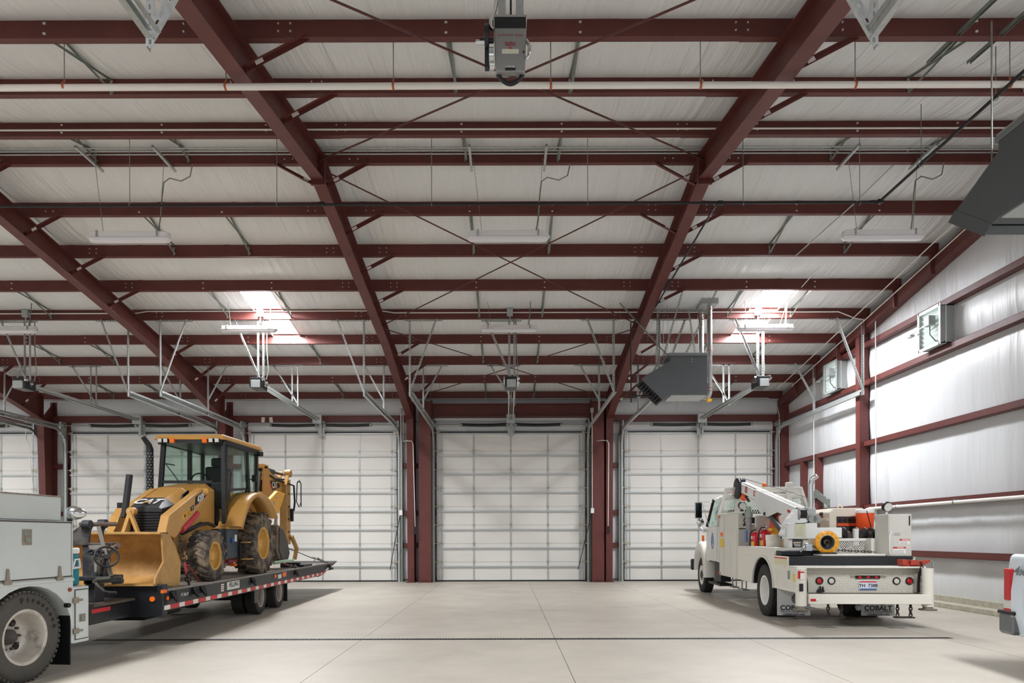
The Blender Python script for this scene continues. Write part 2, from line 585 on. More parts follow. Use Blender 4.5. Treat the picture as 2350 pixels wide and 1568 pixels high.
# portal frame around the centre door
t = thing('portal_frame', 'red steel portal frame with two columns and header beam around the centre door', 'steel frame', (.12, 22.2, 0))
for x0, x1, sx in ((-2.86, -2.47, -2.665), (2.72, 3.11, 2.915)):
    m = MB()
    m.bx(x0, x1, 21.98, 22.0, 0, 5.82).bx(x0, x1, 22.44, 22.46, 0, 5.82).bx(sx - .006, sx + .006, 22.0, 22.44, 0, 5.82)
    m.bx(x0 - .02, x1 + .02, 21.94, 22.5, 0, .025).bx(x0, x1, 21.98, 22.46, 5.82, 5.84)
    for dx in (-.09, 0, .09):
        m.cyl((sx + dx, 21.96, 0), (sx + dx, 21.96, .09), .012, 6)
    m.build('column', red, t, world=True)
m = MB()
m.bx(-2.47, 2.72, 22.2, 22.21, 5.36, 5.78).bx(-2.47, 2.72, 22.05, 22.36, 5.76, 5.78).bx(-2.47, 2.72, 22.05, 22.36, 5.36, 5.38)
for xx in (-2.455, 2.705):
    m.bx(xx - .012, xx + .012, 22.04, 22.38, 5.3, 5.9)
m.build('header_beam', red, t, world=True)
m = MB()
for xx in (-2.46, 2.71):
    for zz in (5.42, 5.5, 5.64, 5.72, 5.86):
        m.cyl((xx, 22.02, zz), (xx, 22.05, zz), .018, 6)
m.build('bolts', red, t, world=True)['kind'] = 'stuff'

# rod bracing in the centre bay
def rod(p, q, lab):
    o = MB().tube([p, q], .013, 6).build('brace_rod', redlight)
    tag(o, lab, 'brace rod', 'crossed rod bracing under the centre roof bay')
xa, xb = FX[2] + .03, FX[3] - .03
for (ya, yb, nm) in ((11.45, 16.95, 'middle'), (17.1, 21.9, 'back'), (11.2, 5.8, 'near')):
    za, zb = ptop(ya) - .17, ptop(yb) - .17
    rod((xa, ya, za), (xb, yb, zb), 'thin red steel brace rod of the %s roof cross, ridge end at the left' % nm if nm != 'back' else 'thin red steel brace rod of the back roof cross, upper end at the left')
    rod((xb, ya, za), (xa, yb, zb), 'thin red steel brace rod of the %s roof cross, ridge end at the right' % nm if nm != 'back' else 'thin red steel brace rod of the back roof cross, upper end at the right')

# bridging angles between purlins
brm = galvdull
for (k, j) in ((0, 1), (2, 3), (4, 5), (6, 7), (8, 9), (10, 11)):
    for bi, (x0, x1) in enumerate(BAYS):
        if bi == 0:
            continue
        c = (x0 + x1) / 2
        for si, dx in enumerate((-.78, .78)):
            m = MB()
            ya, yb = PY[k] - .09, PY[j] - .02
            x = c + dx
            if bi in SKYX and k == 4 and abs(x - SKYX[bi]) < .4:
                x += .12
            m.bar((x, ya, ptop(ya) + PD - .04), (x, yb, ptop(yb) + .05), .035, .004, (1, 0, 0))
            m.bar((x, ya, ptop(ya) + PD - .04), (x, yb, ptop(yb) + .05), .004, .035, (1, 0, 0))
            m.bar((x + .02, ya, ptop(ya) + .03), (x + .02, yb, ptop(yb) + PD - .04), .035, .004, (1, 0, 0))
            m.bar((x + .02, ya, ptop(ya) + .03), (x + .02, yb, ptop(yb) + PD - .04), .004, .035, (1, 0, 0))
            m.bar((x, ya - .02, ptop(ya) + .16), (x, ya - .02, ptop(ya) - .0), .03, .006, (0, 1, 0))
            o = m.build('purlin_bridging', brm)
            tag(o, '%s bridging angles, %s, above the %s' % (('left', 'right')[si], BAYN[bi], pname(k)), 'bridging', 'purlin bridging angles')
            o.location = (0, 0, 0)

# ---- back wall: liner, girts, jambs
DX = [-17.9, -11.95, -6.09, .11, 6.29]
DW, DHT = 2.44, 4.9
def liner(m, fn, nu, nv):
    m.grid(fn, nu, nv)
wb = thing('wall_back', 'white vinyl lined back wall above and between the overhead doors', 'wall', (0, 22.7, 0), kind='structure')
GZ = [1.19, 2.26, 3.82, 5.33]
xs = [XL] + [v for d in DX for v in (d - DW - .02, d + DW + .02)] + [XR]
for i in range(0, len(xs), 2):
    p, q = xs[i], xs[i + 1]
    zz = [0.08] + GZ[:3] + [DHT]
    for z0, z1 in zip(zz, zz[1:]):
        def fn(u, v):
            x, z = p + (q - p) * u, z0 + (z1 - z0) * v
            return (x, 22.64 - .05 * math.sin(math.pi * v) + .008 * math.sin(x * 14), z)
        MB().grid(fn, max(4, int((q - p) / .12)), 6).build('insulation_panel', vinyl_wall, wb, world=True)
for z0, z1 in ((DHT, 5.33), (5.33, ptop(22.5) + .3)):
    for p, q in BAYS:
        def fn(u, v):
            x, z = p + (q - p) * u, z0 + (z1 - z0) * v
            return (x, 22.64 - .08 * math.sin(math.pi * v) + .008 * math.sin(x * 9) + .004 * math.sin(x * 23), z)
        MB().grid(fn, 40, 8).build('insulation_panel', vinyl_wall, wb, world=True)
MB().bx(XL, XR, 22.75, 22.8, 0, 6.6).build('outer_sheet', vinyl_wall, wb, world=True)
for i in range(0, len(xs), 2):
    for gi, gz in enumerate(GZ[:3]):
        m = MB()
        m.bx(xs[i], xs[i + 1], 22.5, 22.62, gz - .075, gz - .07).bx(xs[i], xs[i + 1], 22.5, 22.506, gz - .075, gz + .075).bx(xs[i], xs[i + 1], 22.5, 22.62, gz + .07, gz + .075)
        m.build('girt', red, wb, world=True)
for bi, (p, q) in enumerate(BAYS):
    if bi != 3:
        MB().bx(p, q, 22.44, 22.45, 5.27, 5.47).bx(p, q, 22.45, 22.64, 5.27, 5.28).bx(p, q, 22.45, 22.64, 5.46, 5.47).build('girt', red, wb, world=True)
for d in DX:
    for sg in (-1, 1):
        xj = d + sg * (DW + .09)
        MB().bx(xj - .05, xj + .05, 22.5, 22.66, 0, 5.3).build('door_jamb', red, wb, world=True)
    MB().bx(d - DW - .05, d + DW + .05, 22.5, 22.66, DHT + .0, DHT + .035).build('door_head', blackp, wb, world=True)

# ---- overhead doors
stile_m = galv
def make_door():
    r = bpy.data.objects.new('door_1', None)
    COL.objects.link(r)
    n, h = 8, 4.86 / 8
    for i in range(n):
        z0 = .04 + i * h
        s = MB().bx(-DW, DW, 0, .045, z0 + .004, z0 + h - .004).build('section', door_white, r, bev=.004)
        m = MB()
        zs = z0 + h - .16 if i < n - 1 else z0 + h - .03
        m.bx(-DW, DW, -.05, -.035, zs - .022, zs + .022).bx(-DW, DW, -.035, 0, zs + .018, zs + .024).bx(-DW, DW, -.035, 0, zs - .024, zs - .018)
        m.build('strut', galv, s)
        for xx in (-DW + .06, -DW + .17, -1.22, 0, 1.22, DW - .17, DW - .06):
            wd = .055 if abs(abs(xx) - (DW - .06)) > .01 else .07
            MB().bx(xx - wd / 2, xx + wd / 2, -.012, 0, z0 + .006, z0 + h - .006).build('stile', galv, s)
        if i < n - 1:
            zz = z0 + h
            hm = MB()
            for xx in (-DW + .06, -DW + .17, -1.22, 0, 1.22, DW - .17, DW - .06):
                hm.bx(xx - .03, xx + .03, -.022, -.011, zz - .05, zz + .05).cyl((xx - .03, -.026, zz), (xx + .03, -.026, zz), .012, 6)
            hm.build('hinge', mat('zinc_hinge', (172, 170, 156), .45, .4), s)
            MB().bx(-DW, DW, -.006, 0, zz - .006, zz + .006).build('joint_rib', mat('joint_grey', (196, 196, 192), .5), s)
        rm = MB()
        for sg in (-1, 1):
            rm.cyl((sg * (DW - .02), -.05, z0 + h), (sg * (DW + .07), -.05, z0 + h), .018, 8)
            rm.bx(min(sg * (DW - .1), sg * (DW - .01)), max(sg * (DW - .1), sg * (DW - .01)), -.06, -.03, z0 + h - .04, z0 + h + .04)
        rm.build('roller', mat('zinc_hinge', (172, 170, 156), .45, .4), s)
    MB().bx(-DW, DW, -.01, .05, 0.0, .042).build('bottom_seal', blackp, r)
    return r
door0 = make_door()
DN = ['at the far left edge, mostly out of view', 'behind the backhoe cab, left', 'behind the backhoe boom', 'in the centre bay', 'behind the crane truck']
for i, d in enumerate(DX):
    r = door0 if i == 0 else dup(door0)
    r.name = 'door_%d' % (i + 1)
    r.location = (d, 22.5, 0)
    tag(r, 'closed white sectional overhead door with galvanized struts, ' + DN[i], 'door', 'sectional overhead doors', 'structure')

# tracks with hangers (one per door side)
def make_track(sg):
    """sg: direction towards the door centre is sg*x; local origin at the track line"""
    r = bpy.data.objects.new('door_track', None)
    COL.objects.link(r)
    pts = [(0, 22.4, .0), (0, 22.4, 4.45)] + [(0, 22.4 - .55 + .55 * math.cos(R(a)), 4.45 + .55 * math.sin(R(a))) for a in range(15, 91, 15)] + [(0, 17.02, 5.03)]
    pts = [V(p) for p in pts]
    m = MB()
    for p, q in zip(pts, pts[1:]):
        up = (0, -1, 0) if abs((q - p).z) > abs((q - p).y) else (0, 0, -1)
        m.bar(p, q, .012, .075, up, off=(-.03, 0))
        m.bar(p, q, .06, .006, up, off=(0, .036))
        m.bar(p, q, .06, .006, up, off=(0, -.036))
    m.build('rail', galv, r)
    MB().bx(-.06 * sg - .05, -.06 * sg + .05, 22.42, 22.5, 0, 4.8).build('rail_bracket', galvdull, r)
    m = MB()
    m.angle((.03, 22.0, 5.1), (.03, 17.0, 5.1), .06, (1, 0, 0), slot=False)
    m.build('stiffener', galv, r)
    for k, wtop, nm in ((4, .66, 1), (2, .56, 0)):
        y = PY[k] - .03
        z = ptop(y)
        h = MB()
        h.angle((-.12 * sg, y, z - .02), (sg * (wtop + .14), y, z - .02), .05, (0, -1, 0))
        h.build('hanger_bar', galv, r)
        h = MB()
        h.angle((0, y - .02, z), (0, y - .02, 4.98), .05, (0, -1, 0), slot=nm == 1)
        h.build('hanger', galv, r)
        h = MB()
        zb = 5.08 if nm else 5.4
        h.angle((sg * wtop, y - .04, z), (0, y - .04, zb), .045, (0, -1, 0), slot=nm == 1)
        h.build('hanger_brace', galv, r)
    return r
tl, tr = make_track(1), make_track(-1)
usedl = usedr = False
DS = ['leftmost door', 'door behind the backhoe cab', 'door behind the backhoe boom', 'centre door', 'door behind the crane truck']
for i, d in enumerate(DX):
    for sg, base in ((1, tl), (-1, tr)):
        x = d - sg * (DW + .09)
        first = (i == 0)
        o = base if first else dup(base)
        o.location = (x, 0, 0)
        tag(o, 'galvanized overhead door track with slotted hangers, %s side of the %s' % (('left', 'right')[sg < 0], DS[i]), 'door track', 'overhead door tracks')
# tips of the tracks of the doors behind the camera
def near_track(x, sg, lab):
    t = thing('door_track', lab, 'door track', (x, 4.78, 5.0), group='overhead door tracks')
    m = MB()
    for dx, dz, wd, ht in ((-.022, 0, .006, .055), (0, .026, .044, .005), (0, -.026, .044, .005)):
        m.bar((dx, 0, dz), (dx, -4.9, dz), wd, ht)
    m.build('rail', galv, t)
    MB().angle((.035 * sg, .03, .05), (.035 * sg, -4.9, .05), .035, (1, 0, 0), slot=False).build('stiffener', galv, t)
    y = .05
    z = ptop(4.83) - 5.0
    MB().slotted((-.02 * sg, y, z), (-.02 * sg, y, -.05), .06, (0, -1, 0), .06).bar((-.05 * sg, y + .03, z), (-.05 * sg, y + .03, -.05), .004, .06, (0, -1, 0)).build('hanger', galv, t)
    MB().slotted((sg * .98, y - .03, z), (0.0, y - .03, .02), .065, (0, -1, 0), .06).bar((sg * .98, y, z - .03), (0.0, y, .0), .004, .05, (0, -1, 0)).build('hanger_brace', galv, t)
    MB().angle((-.2 * sg, y, z), (sg * 1.1, y, z), .05, (0, -1, 0)).build('hanger_bar', galv, t)
near_track(-2.5, 1, 'galvanized track tip with slotted hangers above the camera, left')
near_track(2.58, -1, 'galvanized track tip with slotted hangers above the camera, right')

# torsion spring shafts
spring_m = mat('dark_spring', (38, 44, 40), .5, .3)
def make_springs():
    r = bpy.data.objects.new('torsion_springs', None)
    COL.objects.link(r)
    MB().tube([(-2.62, 0, 0), (2.62, 0, 0)], .014, 8).build('shaft', galvdull, r)
    for a_, b_ in ((-1.62, -.1), (.14, 1.66)):
        m = MB()
        prof = []
        nn = 60
        for i in range(nn + 1):
            prof.append((.047 + (.006 if i % 2 else 0), (b_ - a_) * i / nn))
        m.lathe(prof, (a_, 0, 0), (1, 0, 0), 10)
        # sag
        m.v = [(x, y, z - .02 * math.sin(math.pi * (x - a_) / (b_ - a_))) for x, y, z in m.v]
        s = m.build('spring', spring_m, r)
        MB().cyl((a_ - .02, 0, 0), (a_ + .05, 0, 0), .055, 10).cyl((b_ - .05, 0, 0), (b_ + .02, 0, 0), .055, 10).build('cone', galvdull, s)
    m = MB()
    m.bx(-.02, .02, -.02, .22, -.12, .13).bx(.03, .06, -.05, .2, -.3, .13).bx(-.1, .12, .1, .11, -.34, .15)
    m.build('centre_bracket', galv, r)
    for sg in (-1, 1):
        m = MB()
        m.cyl((sg * 2.42, 0, 0), (sg * 2.5, 0, 0), .09, 14)
        m.build('cable_drum', galvdull, r)
        MB().bx(min(sg * 2.52, sg * 2.56), max(sg * 2.52, sg * 2.56), -.08, .2, -.3, .12).build('end_plate', galv, r)
    return r
sp0 = make_springs()
for i, d in enumerate(DX):
    o = sp0 if i == 0 else dup(sp0)
    o.location = (d, 22.2, 5.12)
    tag(o, 'dark torsion spring pair on a shaft above the ' + DS[i], 'springs', 'torsion spring shafts')

# openers
dkmetal = mat('opener_dark', (52, 54, 56), .35, .5, var=.2)
def make_opener():
    """origin at the motor; rail runs to +y"""
    r = bpy.data.objects.new('door_opener', None)
    COL.objects.link(r)
    MB().bx(-.17, .12, -.2, .25, -.16, .1).build('motor_housing', dkmetal, r, bev=.02)
    m = MB().cyl((-.2, -.02, .04), (.1, -.02, .04), .09, 14)
    m.build('motor', chrome, r)
    m = MB()
    for c, rr in (((.15, .05, .0), .1), ((.15, -.13, .06), .07)):
        m.cyl((.13, c[1], c[2]), (.165, c[1], c[2]), rr, 18)
        m.cyl((.165, c[1], c[2]), (.2, c[1], c[2]), .03, 10)
    m.build('pulley', chrome, r)
    MB().bx(-.12, .1, -.24, -.2, -.16, .02).build('cover_plate', galv, r, bev=.006)
    m = MB()
    for dx in (-.07, .07):
        m.bar((dx, .25, -.02), (dx, 5.2, -.02), .04, .06)
    m.build('rail', galv, r)
    MB().bar((0, .25, 0), (0, 5.2, 0), .02, .02).bar((0, .25, -.05), (0, 5.2, -.05), .015, .015).build('chain', galvdull, r)
    MB().bx(-.14, .14, 5.1, 5.22, -.16, .12).build('header_bracket', galv, r)
    ztop = ptop(PY[4]) - 5.3
    for dx in (-.06, .07):
        MB().angle((dx, .1, ztop), (dx, .1, -.1), .05, (0, -1, 0)).build('hanger', galv, r)
    MB().angle((-.64, .08, ztop), (-.02, .08, .12), .05, (0, -1, 0)).build('hanger_brace', galv, r)
    MB().angle((-.74, .12, ztop - .02), (.24, .12, ztop - .02), .05, (0, -1, 0)).build('hanger_bar', galv, r)
    z2 = ptop(PY[2]) - 5.3
    y2 = PY[2] - .03 - 16.9
    for dx in (-.06, .1):
        MB().angle((dx, y2, z2), (dx, y2, -.05), .04, (0, -1, 0), slot=False).build('hanger', galv, r)
    MB().angle((-.6, y2, z2), (.08, y2, .05), .04, (0, -1, 0), slot=False).build('hanger_brace', galv, r)
    MB().angle((-.7, y2, z2 - .02), (.25, y2, z2 - .02), .04, (0, -1, 0), slot=False).build('hanger_bar', galv, r)
    m = MB()
    m.tube([(.1, .2, .1), (.16, .2, .35), (.12, .2, .9), (.12, .2, ztop)], .012, 6)
    m.build('flexible_conduit', galvdull, r)
    return r
op0 = make_opener()
for i, d in enumerate(DX):
    if i == 0:
        o = op0
    else:
        o = dup(op0)
    o.location = (d + (.0 if i != 2 else -.05), 16.9, 5.3)
    tag(o, 'trolley door opener with motor, rail and hanger angles for the ' + DS[i], 'door opener', 'trolley door openers')
# opener of the door behind the camera, seen from its front
t = thing('door_opener', 'grey door opener box hanging at the top of the picture above the centre', 'door opener', (.03, 5.35, 5.3), group='trolley door openers')
grey = mat('opener_grey', (142, 142, 140), .4, .2)
h = MB()
h.loft([(-.115, -.03, -.2), (.115, -.03, -.2), (.115, .03, -.2), (-.115, .03, -.2)], [(-.127, -.03, .14), (.127, -.03, .14), (.127, .3, .14), (-.127, .3, .14)])
hb = h.build('motor_housing', grey, t, bev=.01)
MB().bx(-.125, .125, -.02, .3, .14, .22).build('top_cap', dkmetal, t, bev=.008)
MB().bx(-.13, .13, -.04, .3, .218, .235).build('top_plate', chrome, t)
m = MB()
for dx in (-.065, .075):
    m.bx(dx - .03, dx + .03, .0, .06, .235, 2.6).bx(dx - .03, dx + .03, -.02, 0.0, .235, .26)
m.build('hanger', galv, t)
m = MB()
m.tube([(0.005, .02, .24), (0.005, .02, 2.6)], .008, 6)
m.build('chain', dkmetal, t)
MB().tube([(.09, .05, .25), (.1, .03, .6), (.1, .04, 2.6)], .012, 6).build('flexible_conduit', chrome, t)
m = MB()
m.lathe([(.0, 0), (.095, 0), (.095, .03), (.0, .03)], (-.2, .0, .08), (1, 0, 0), 24)
m.v = [(x, y, z) for x, y, z in m.v]
m.cyl((-.24, 0, .06), (-.13, 0, .06), .02, 10)
m.build('pulley', dkmetal, t)
MB().bx(-.2, -.165, -.02, .03, -.16, .18).build('belt', dkmetal, t, bev=.004)
m = MB().cyl((-.165, .0, -.06), (-.13, .0, -.06), .06, 16).cyl((-.16, 0, -.13), (-.125, 0, -.13), .035, 12).cyl((-.2, 0, .05), (-.27, 0, .05), .018, 8)
m.build('bearing', chrome, t)
m = MB()
m.tube([(-.09, .03, .3 + .2), (-.12, .0, .3), (-.15, -.02, .2), (-.15, -.02, .15), (-.13, -.02, .13)], .016, 8)
m.tube([(.125, -.02, .05), (.15, -.03, .0), (.145, -.03, -.08), (.125, -.02, -.1)], .014, 8)
m.build('flexible_conduit', chrome, t)
m = MB()
m.tube([(-.1, .02, -.19)] + [(-.1 + .2 * i / 8, .02, -.2 - .065 * math.sin(math.pi * i / 8)) for i in range(1, 8)] + [(.1, .02, -.19)], .017, 8)
m.build('cable_loop', blackp, t)
yy = -.034
MB().bx(-.065, .065, yy, yy + .005, -.062, -.028).build('rating_label', mat('cream_label', (214, 212, 194), .6), hb)
faded = mat('faded_red_ink', (158, 70, 70), .6)
text('RSX', 'lettering', faded, hb, (0, yy, .012), (1, 0, 0), (0, 0, 1), .04, .001, .0008, sx=1.25)
for i, ch in enumerate('OVERHEAD DOOR'):
    u = -.09 + .18 * i / 12
    text(ch, 'lettering', faded, hb, (u, yy, .082 - .4 * u * u), (1, 0, 0), (0, 0, 1), .019, .001)
text('APPROVED', 'lettering', inkwhite, hb, (0, yy, -.166), (1, 0, 0), (0, 0, 1), .014, .001)
MB().bx(-.04, .04, yy, yy + .004, -.192, -.174).build('nameplate', dkmetal, hb)
MB().bx(-.01, .012, yy, yy + .004, -.024, -.014).build('warning_mark', inkred, hb)
MB().cyl((.104, yy, -.05), (.104, yy + .02, -.05), .008, 8).build('knob', dkmetal, hb)

# ---- right end wall
wr = thing('wall_right', 'white vinyl lined right end wall with red girts', 'wall', (XR, 10, 0), kind='structure')
rg = [1.11, 2.23, 3.83, 5.36, 6.31]
def rpanel(y0, y1, z0, zfun, seed):
    ph = seed * 1.7
    def fn(u, v):
        y = y0 + (y1 - y0) * u
        zt = zfun(y)
        z = z0 + (zt - z0) * v
        e = math.sin(math.pi * v)
        x = XR - .05 * e + e * (.004 * math.sin(5 * y + ph) + .003 * math.sin(13 * y + ph + 2 * v)) + .002 * math.sin(27 * y)
        return (x, y, z)
    return MB().grid(fn, max(8, int(abs(y1 - y0) / .1)), 8)
ysec = [22.75, 17.35, 11.65, 6.0, 0, -2.2]
zl = [.12] + rg
for i in range(len(ysec) - 1):
    y1, y0 = ysec[i], ysec[i + 1]
    for j in range(len(zl) - 1):
        z1 = zl[j + 1]
        if j == 4:
            rpanel(y0, y1, zl[j], lambda y: max(zl[j] + .02, min(z1, ptop(y) + .2)), i * 7 + j).build('insulation_panel', vinyl_wall, wr, world=True)
        else:
            rpanel(y0, y1, zl[j], lambda y: z1, i * 7 + j).build('insulation_panel', vinyl_wall, wr, world=True)
    rpanel(y0, y1, 6.31, lambda y: max(6.33, ptop(y) + .25), i * 7 + 6).build('insulation_panel', vinyl_wall, wr, world=True)
MB().bx(XR + .1, XR + .15, -2.2, 22.8, 0, 8.7).build('outer_sheet', vinyl_wall, wr, world=True)
for gi, gz in enumerate(rg):
    yend = 22.5 if gz < 5.8 else RY + (RZ - gz) / MS - .1
    for y0, y1 in ((-2, 6), (6, 11.65), (11.65, 17.35), (17.35, yend)):
        if y1 <= y0:
            continue
        m = MB()
        m.bx(XR - .2, XR - .195, y0 + .02, y1 - .02, gz - .1, gz + .03)
        m.bx(XR - .2, XR - .03, y0 + .02, y1 - .02, gz - .1, gz - .095)
        m.bx(XR - .2, XR - .03, y0 + .02, y1 - .02, gz + .025, gz + .03)
        m.build('girt', red, wr, world=True)
for y, top in ((17.35, None), (11.65, None), (6.0, None)):
    zt = ptop(y) - .28
    m = MB()
    m.bx(XR - .3, XR - .285, y - .1, y + .1, 0, zt).bx(XR - .285, XR - .05, y - .1, y - .085, 0, zt)
    m.bx(XR - .065, XR - .05, y - .1, y + .1, 0, zt).bx(XR - .285, XR - .05, y + .085, y + .1, 0, zt)
    m.bx(XR - .33, XR, y - .14, y + .14, zt - .02, zt).bx(XR - .33, XR, y - .14, y + .14, 0, .02)
    m.build('column', red, wr, world=True)
m = MB()
m.bx(XR - .3, XR - .05, 22.2, 22.5, 0, 5.75)
m.build('column', red, wr, world=True)
m = MB()
top = [(22.5, ptop(22.5) - .03), (RY, RZ - .03), (-2, ptop(-2) - .03)]
bot = [(22.5, ptop(22.5) - .28), (RY, RZ - .28), (-2, ptop(-2) - .28)]
for i in range(2):
    m.loft([(XR - .3, top[i][0], bot[i][1]), (XR - .05, top[i][0], bot[i][1]), (XR - .05, top[i][0], top[i][1]), (XR - .3, top[i][0], top[i][1])],
           [(XR - .3, top[i + 1][0], bot[i + 1][1]), (XR - .05, top[i + 1][0], bot[i + 1][1]), (XR - .05, top[i + 1][0], top[i + 1][1]), (XR - .3, top[i + 1][0], top[i + 1][1])])
m.build('rafter', red, wr, world=True)
for k in range(1, 14):
    y = PY[k] - .06
    m = MB().bar((XR - .34, y, ptop(y) + .0), (XR - .32, y, ptop(y) - .42), .09, .05, (0, 1, 0))
    m.build('purlin_clip', red, wr, world=True)
for y in (20.85, 19.85):
    MB().bx(XR - .24, XR - .06, y - .06, y + .06, 0, 3.75).build('door_jamb', red, wr, world=True)
MB().bx(XR - .33, XR, -2, 22.4, 0, .1).build('curb', concrete2, wr, world=True, bev=.01)
MB().bx(XR - .1, XR, -2, 22.4, .1, .22).build('base_angle', concrete2, wr, world=True)

# left end wall, wall behind the camera with open doorways
wl = MB().bx(XL - .2, XL, -2.2, 22.8, 0, 8.6).build('wall_left', vinyl_wall)
tag(wl, 'white lined left end wall beyond the picture', 'wall', kind='structure')
wf = thing('wall_front', 'white lined wall behind the camera with open doorways', 'wall', (0, -2.1, 0), kind='structure')
m = MB()
for i in range(0, len(xs), 2):
    m.bx(xs[i], xs[i + 1], -2.2, -2.0, 0, DHT)
m.bx(XL, XR, -2.2, -2.0, DHT, 6.1)
m.build('wall_panel', vinyl_wall, wf, world=True)
# ================================================================ lights, pipes, heaters, vents
def make_fixture():
    r = bpy.data.objects.new('light_fixture', None)
    COL.objects.link(r)
    L2, W = .70, .085
    def outline(w, l, n=8):
        pts = []
        for s in (1, -1):
            for i in range(n + 1):
                a = R(-90 + 180 * i / n) if s > 0 else R(90 + 180 * i / n)
                pts.append((s * (l - w) + w * math.cos(a), w * math.sin(a)))
        return pts
    m = MB()
    m.prism(outline(W * .92, L2 - .02), 'z', .0, .09)
    m.build('housing', whitepl, r, bev=.012)
    m = MB()
    o0, o1, o2 = outline(W, L2), outline(W * .97, L2 - .005), outline(W * .6, L2 - .05)
    m.loft([(x, y, -.0) for x, y in o0], [(x, y, .018) for x, y in o0])
    m.build('gasket_rim', whitepl, r)
    m = MB()
    m.loft([(x, y, -.065) for x, y in o2], [(x, y, -.0) for x, y in o1])
    m.build('lens', lens, r, bev=.02, seg=3)
    m = MB()
    for x in (-.5, .5):
        m.bx(x - .012, x + .012, -.1, .1, .0, .1)
    m.build('clip', galv, r)
    m = MB()
    for sx in (-.5, .5):
        top = 1.32
        n = 40
        for i in range(n):
            z = .1 + (top - .1) * i / n
            dx = sx + (.06 if sx < 0 else -.0) * (1 - i / n) - (.08 if sx < 0 else -.08) * (i / n)
            if i % 2:
                m.bx(dx - .004, dx + .004, -.0015, .0015, z, z + (top - .1) / n * 1.3)
            else:
                m.bx(dx - .0015, dx + .0015, -.004, .004, z, z + (top - .1) / n * 1.3)
    m.build('chain', galvdull, r)
    m = MB()
    m.tube([(.46, 0, .06), (.5, .02, .3), (.53, .03, .7), (.56, .03, .95), (.66, .03, 1.02), (.85, .03, .97), (1.0, .03, 1.05), (1.04, .03, 1.25)], .011, 6)
    m.build('power_cord', galvdull, r)
    for sx in (-.62, .62):
        MB().bx(sx - .02, sx + .02, -.45, .3, 1.26, 1.3).build('support_strut', galv, r)
    return r
fx0 = make_fixture()
spots = [(-6.3, 11.4, 'above the backhoe bay, near row'), (.02, 11.4, 'over the middle of the shop, near row'), (6.28, 11.4, 'beside the end wall, near row'),
         (-12.0, 16.45, 'at the left picture edge, far row'), (-6.22, 16.45, 'under the skylight above the backhoe, far row'), (.04, 16.45, 'in the centre bay, far row'), (6.22, 16.45, 'under the skylight above the crane truck, far row')]
for i, (x, y, nm) in enumerate(spots):
    o = fx0 if i == 0 else dup(fx0)
    o.location = (x, y, 6.47)
    tag(o, 'white vapour tight strip light on chains ' + nm, 'light fixture', 'hanging strip lights')

def pipe_run(name, label, cat, pts, r, m, loc=None):
    o = MB().tube(pts, r, 10).build(name, m)
    return tag(o, label, cat)

# white pipe hung from the near purlin
t = thing('hung_pipe', 'long white pipe hung on rods with copper clevis hangers near the top', 'pipe', (0, 8.03, 6.9))
MB().tube([(-9.5, 8.03, 6.76), (0, 8.03, 6.78), (9.0, 8.03, 6.78)], .037, 12).build('pipe', pvc, t, world=True)
for i, x in enumerate((-7.1, -5.2, -3.3, -1.33, .52, 2.28, 4.1, 5.92)):
    m = MB().tube([(x, 8.03, 6.83), (x, 8.03, ptop(8.03) + .01)], .006, 6)
    hg = m.build('hanger_rod', galvdull, t, world=True)
    m = MB()
    pts = arc((x, 8.03, 6.78), .043, 0, 360, 14, 'yz')
    for p, q in zip(pts, pts[1:]):
        m.bar(p, q, .024, .004, (1, 0, 0)) if False else m.bar(p, q, .004, .024, (1, 0, 0))
    m.bx(x - .012, x + .012, 8.026, 8.034, 6.82, 6.86)
    m.build('clevis', copper, hg)

# black gas pipe
gz = 6.70
t = thing('gas_pipe', 'black iron gas pipe on long rods below the ridge, turning toward the near heater', 'pipe', (0, 10.73, gz))
MB().tube([(-12, 10.72, gz - .03), (0, 10.72, gz), (5.78, 10.72, gz + .01), (5.84, 10.66, gz + .01), (5.84, 2.0, gz + .02)], .021, 8).build('pipe', blackpipe, t, world=True)
for x in (-8.3, -5.92, -3.61, -1.18, 1.27, 3.71, 5.54):
    m = MB().tube([(x, 10.72, gz + .03), (x, 10.72, ptop(10.72) + .01)], .006, 6)
    m.tube(arc((x, 10.72, gz), .03, 0, 360, 10, 'yz'), .005, 5)
    m.build('hanger_rod', galvdull, t, world=True)
for y in (9.62, 8.15):
    m = MB().tube([(5.84, y, gz + .03), (5.84, y, ptop(y) + .01)], .006, 6)
    m.tube(arc((5.84, y, gz), .03, 0, 360, 10, 'xz'), .005, 5)
    m.build('hanger_rod', galvdull, t, world=True)
for x, y in ((-2.9, 10.72), (3.35, 10.72), (5.84, 10.68)):
    MB().box((x, y, gz + .005), (.09, .06, .06)).build('fitting', blackpipe, t, world=True, bev=.01)
# branch down to the far heater
t = thing('gas_branch_pipe', 'black gas branch pipe dropping along the frame to the grey heater', 'pipe', (3.1, 16, 5))
MB().tube([(3.35, 10.75, gz), (3.36, 11.0, gz + .1), (3.4, 15.9, 6.72), (2.98, 16.45, 6.62), (2.98, 16.45, 4.85), (2.98, 16.45, 4.7)], .017, 8).build('pipe', blackpipe, t, world=True)
MB().tube([(2.98, 16.45, 4.86), (3.85, 16.45, 4.86)], .017, 8).build('branch', blackpipe, t, world=True)
MB().box((2.98, 16.45, 4.86), (.06, .06, .08)).build('fitting', blackpipe, t, world=True, bev=.01)

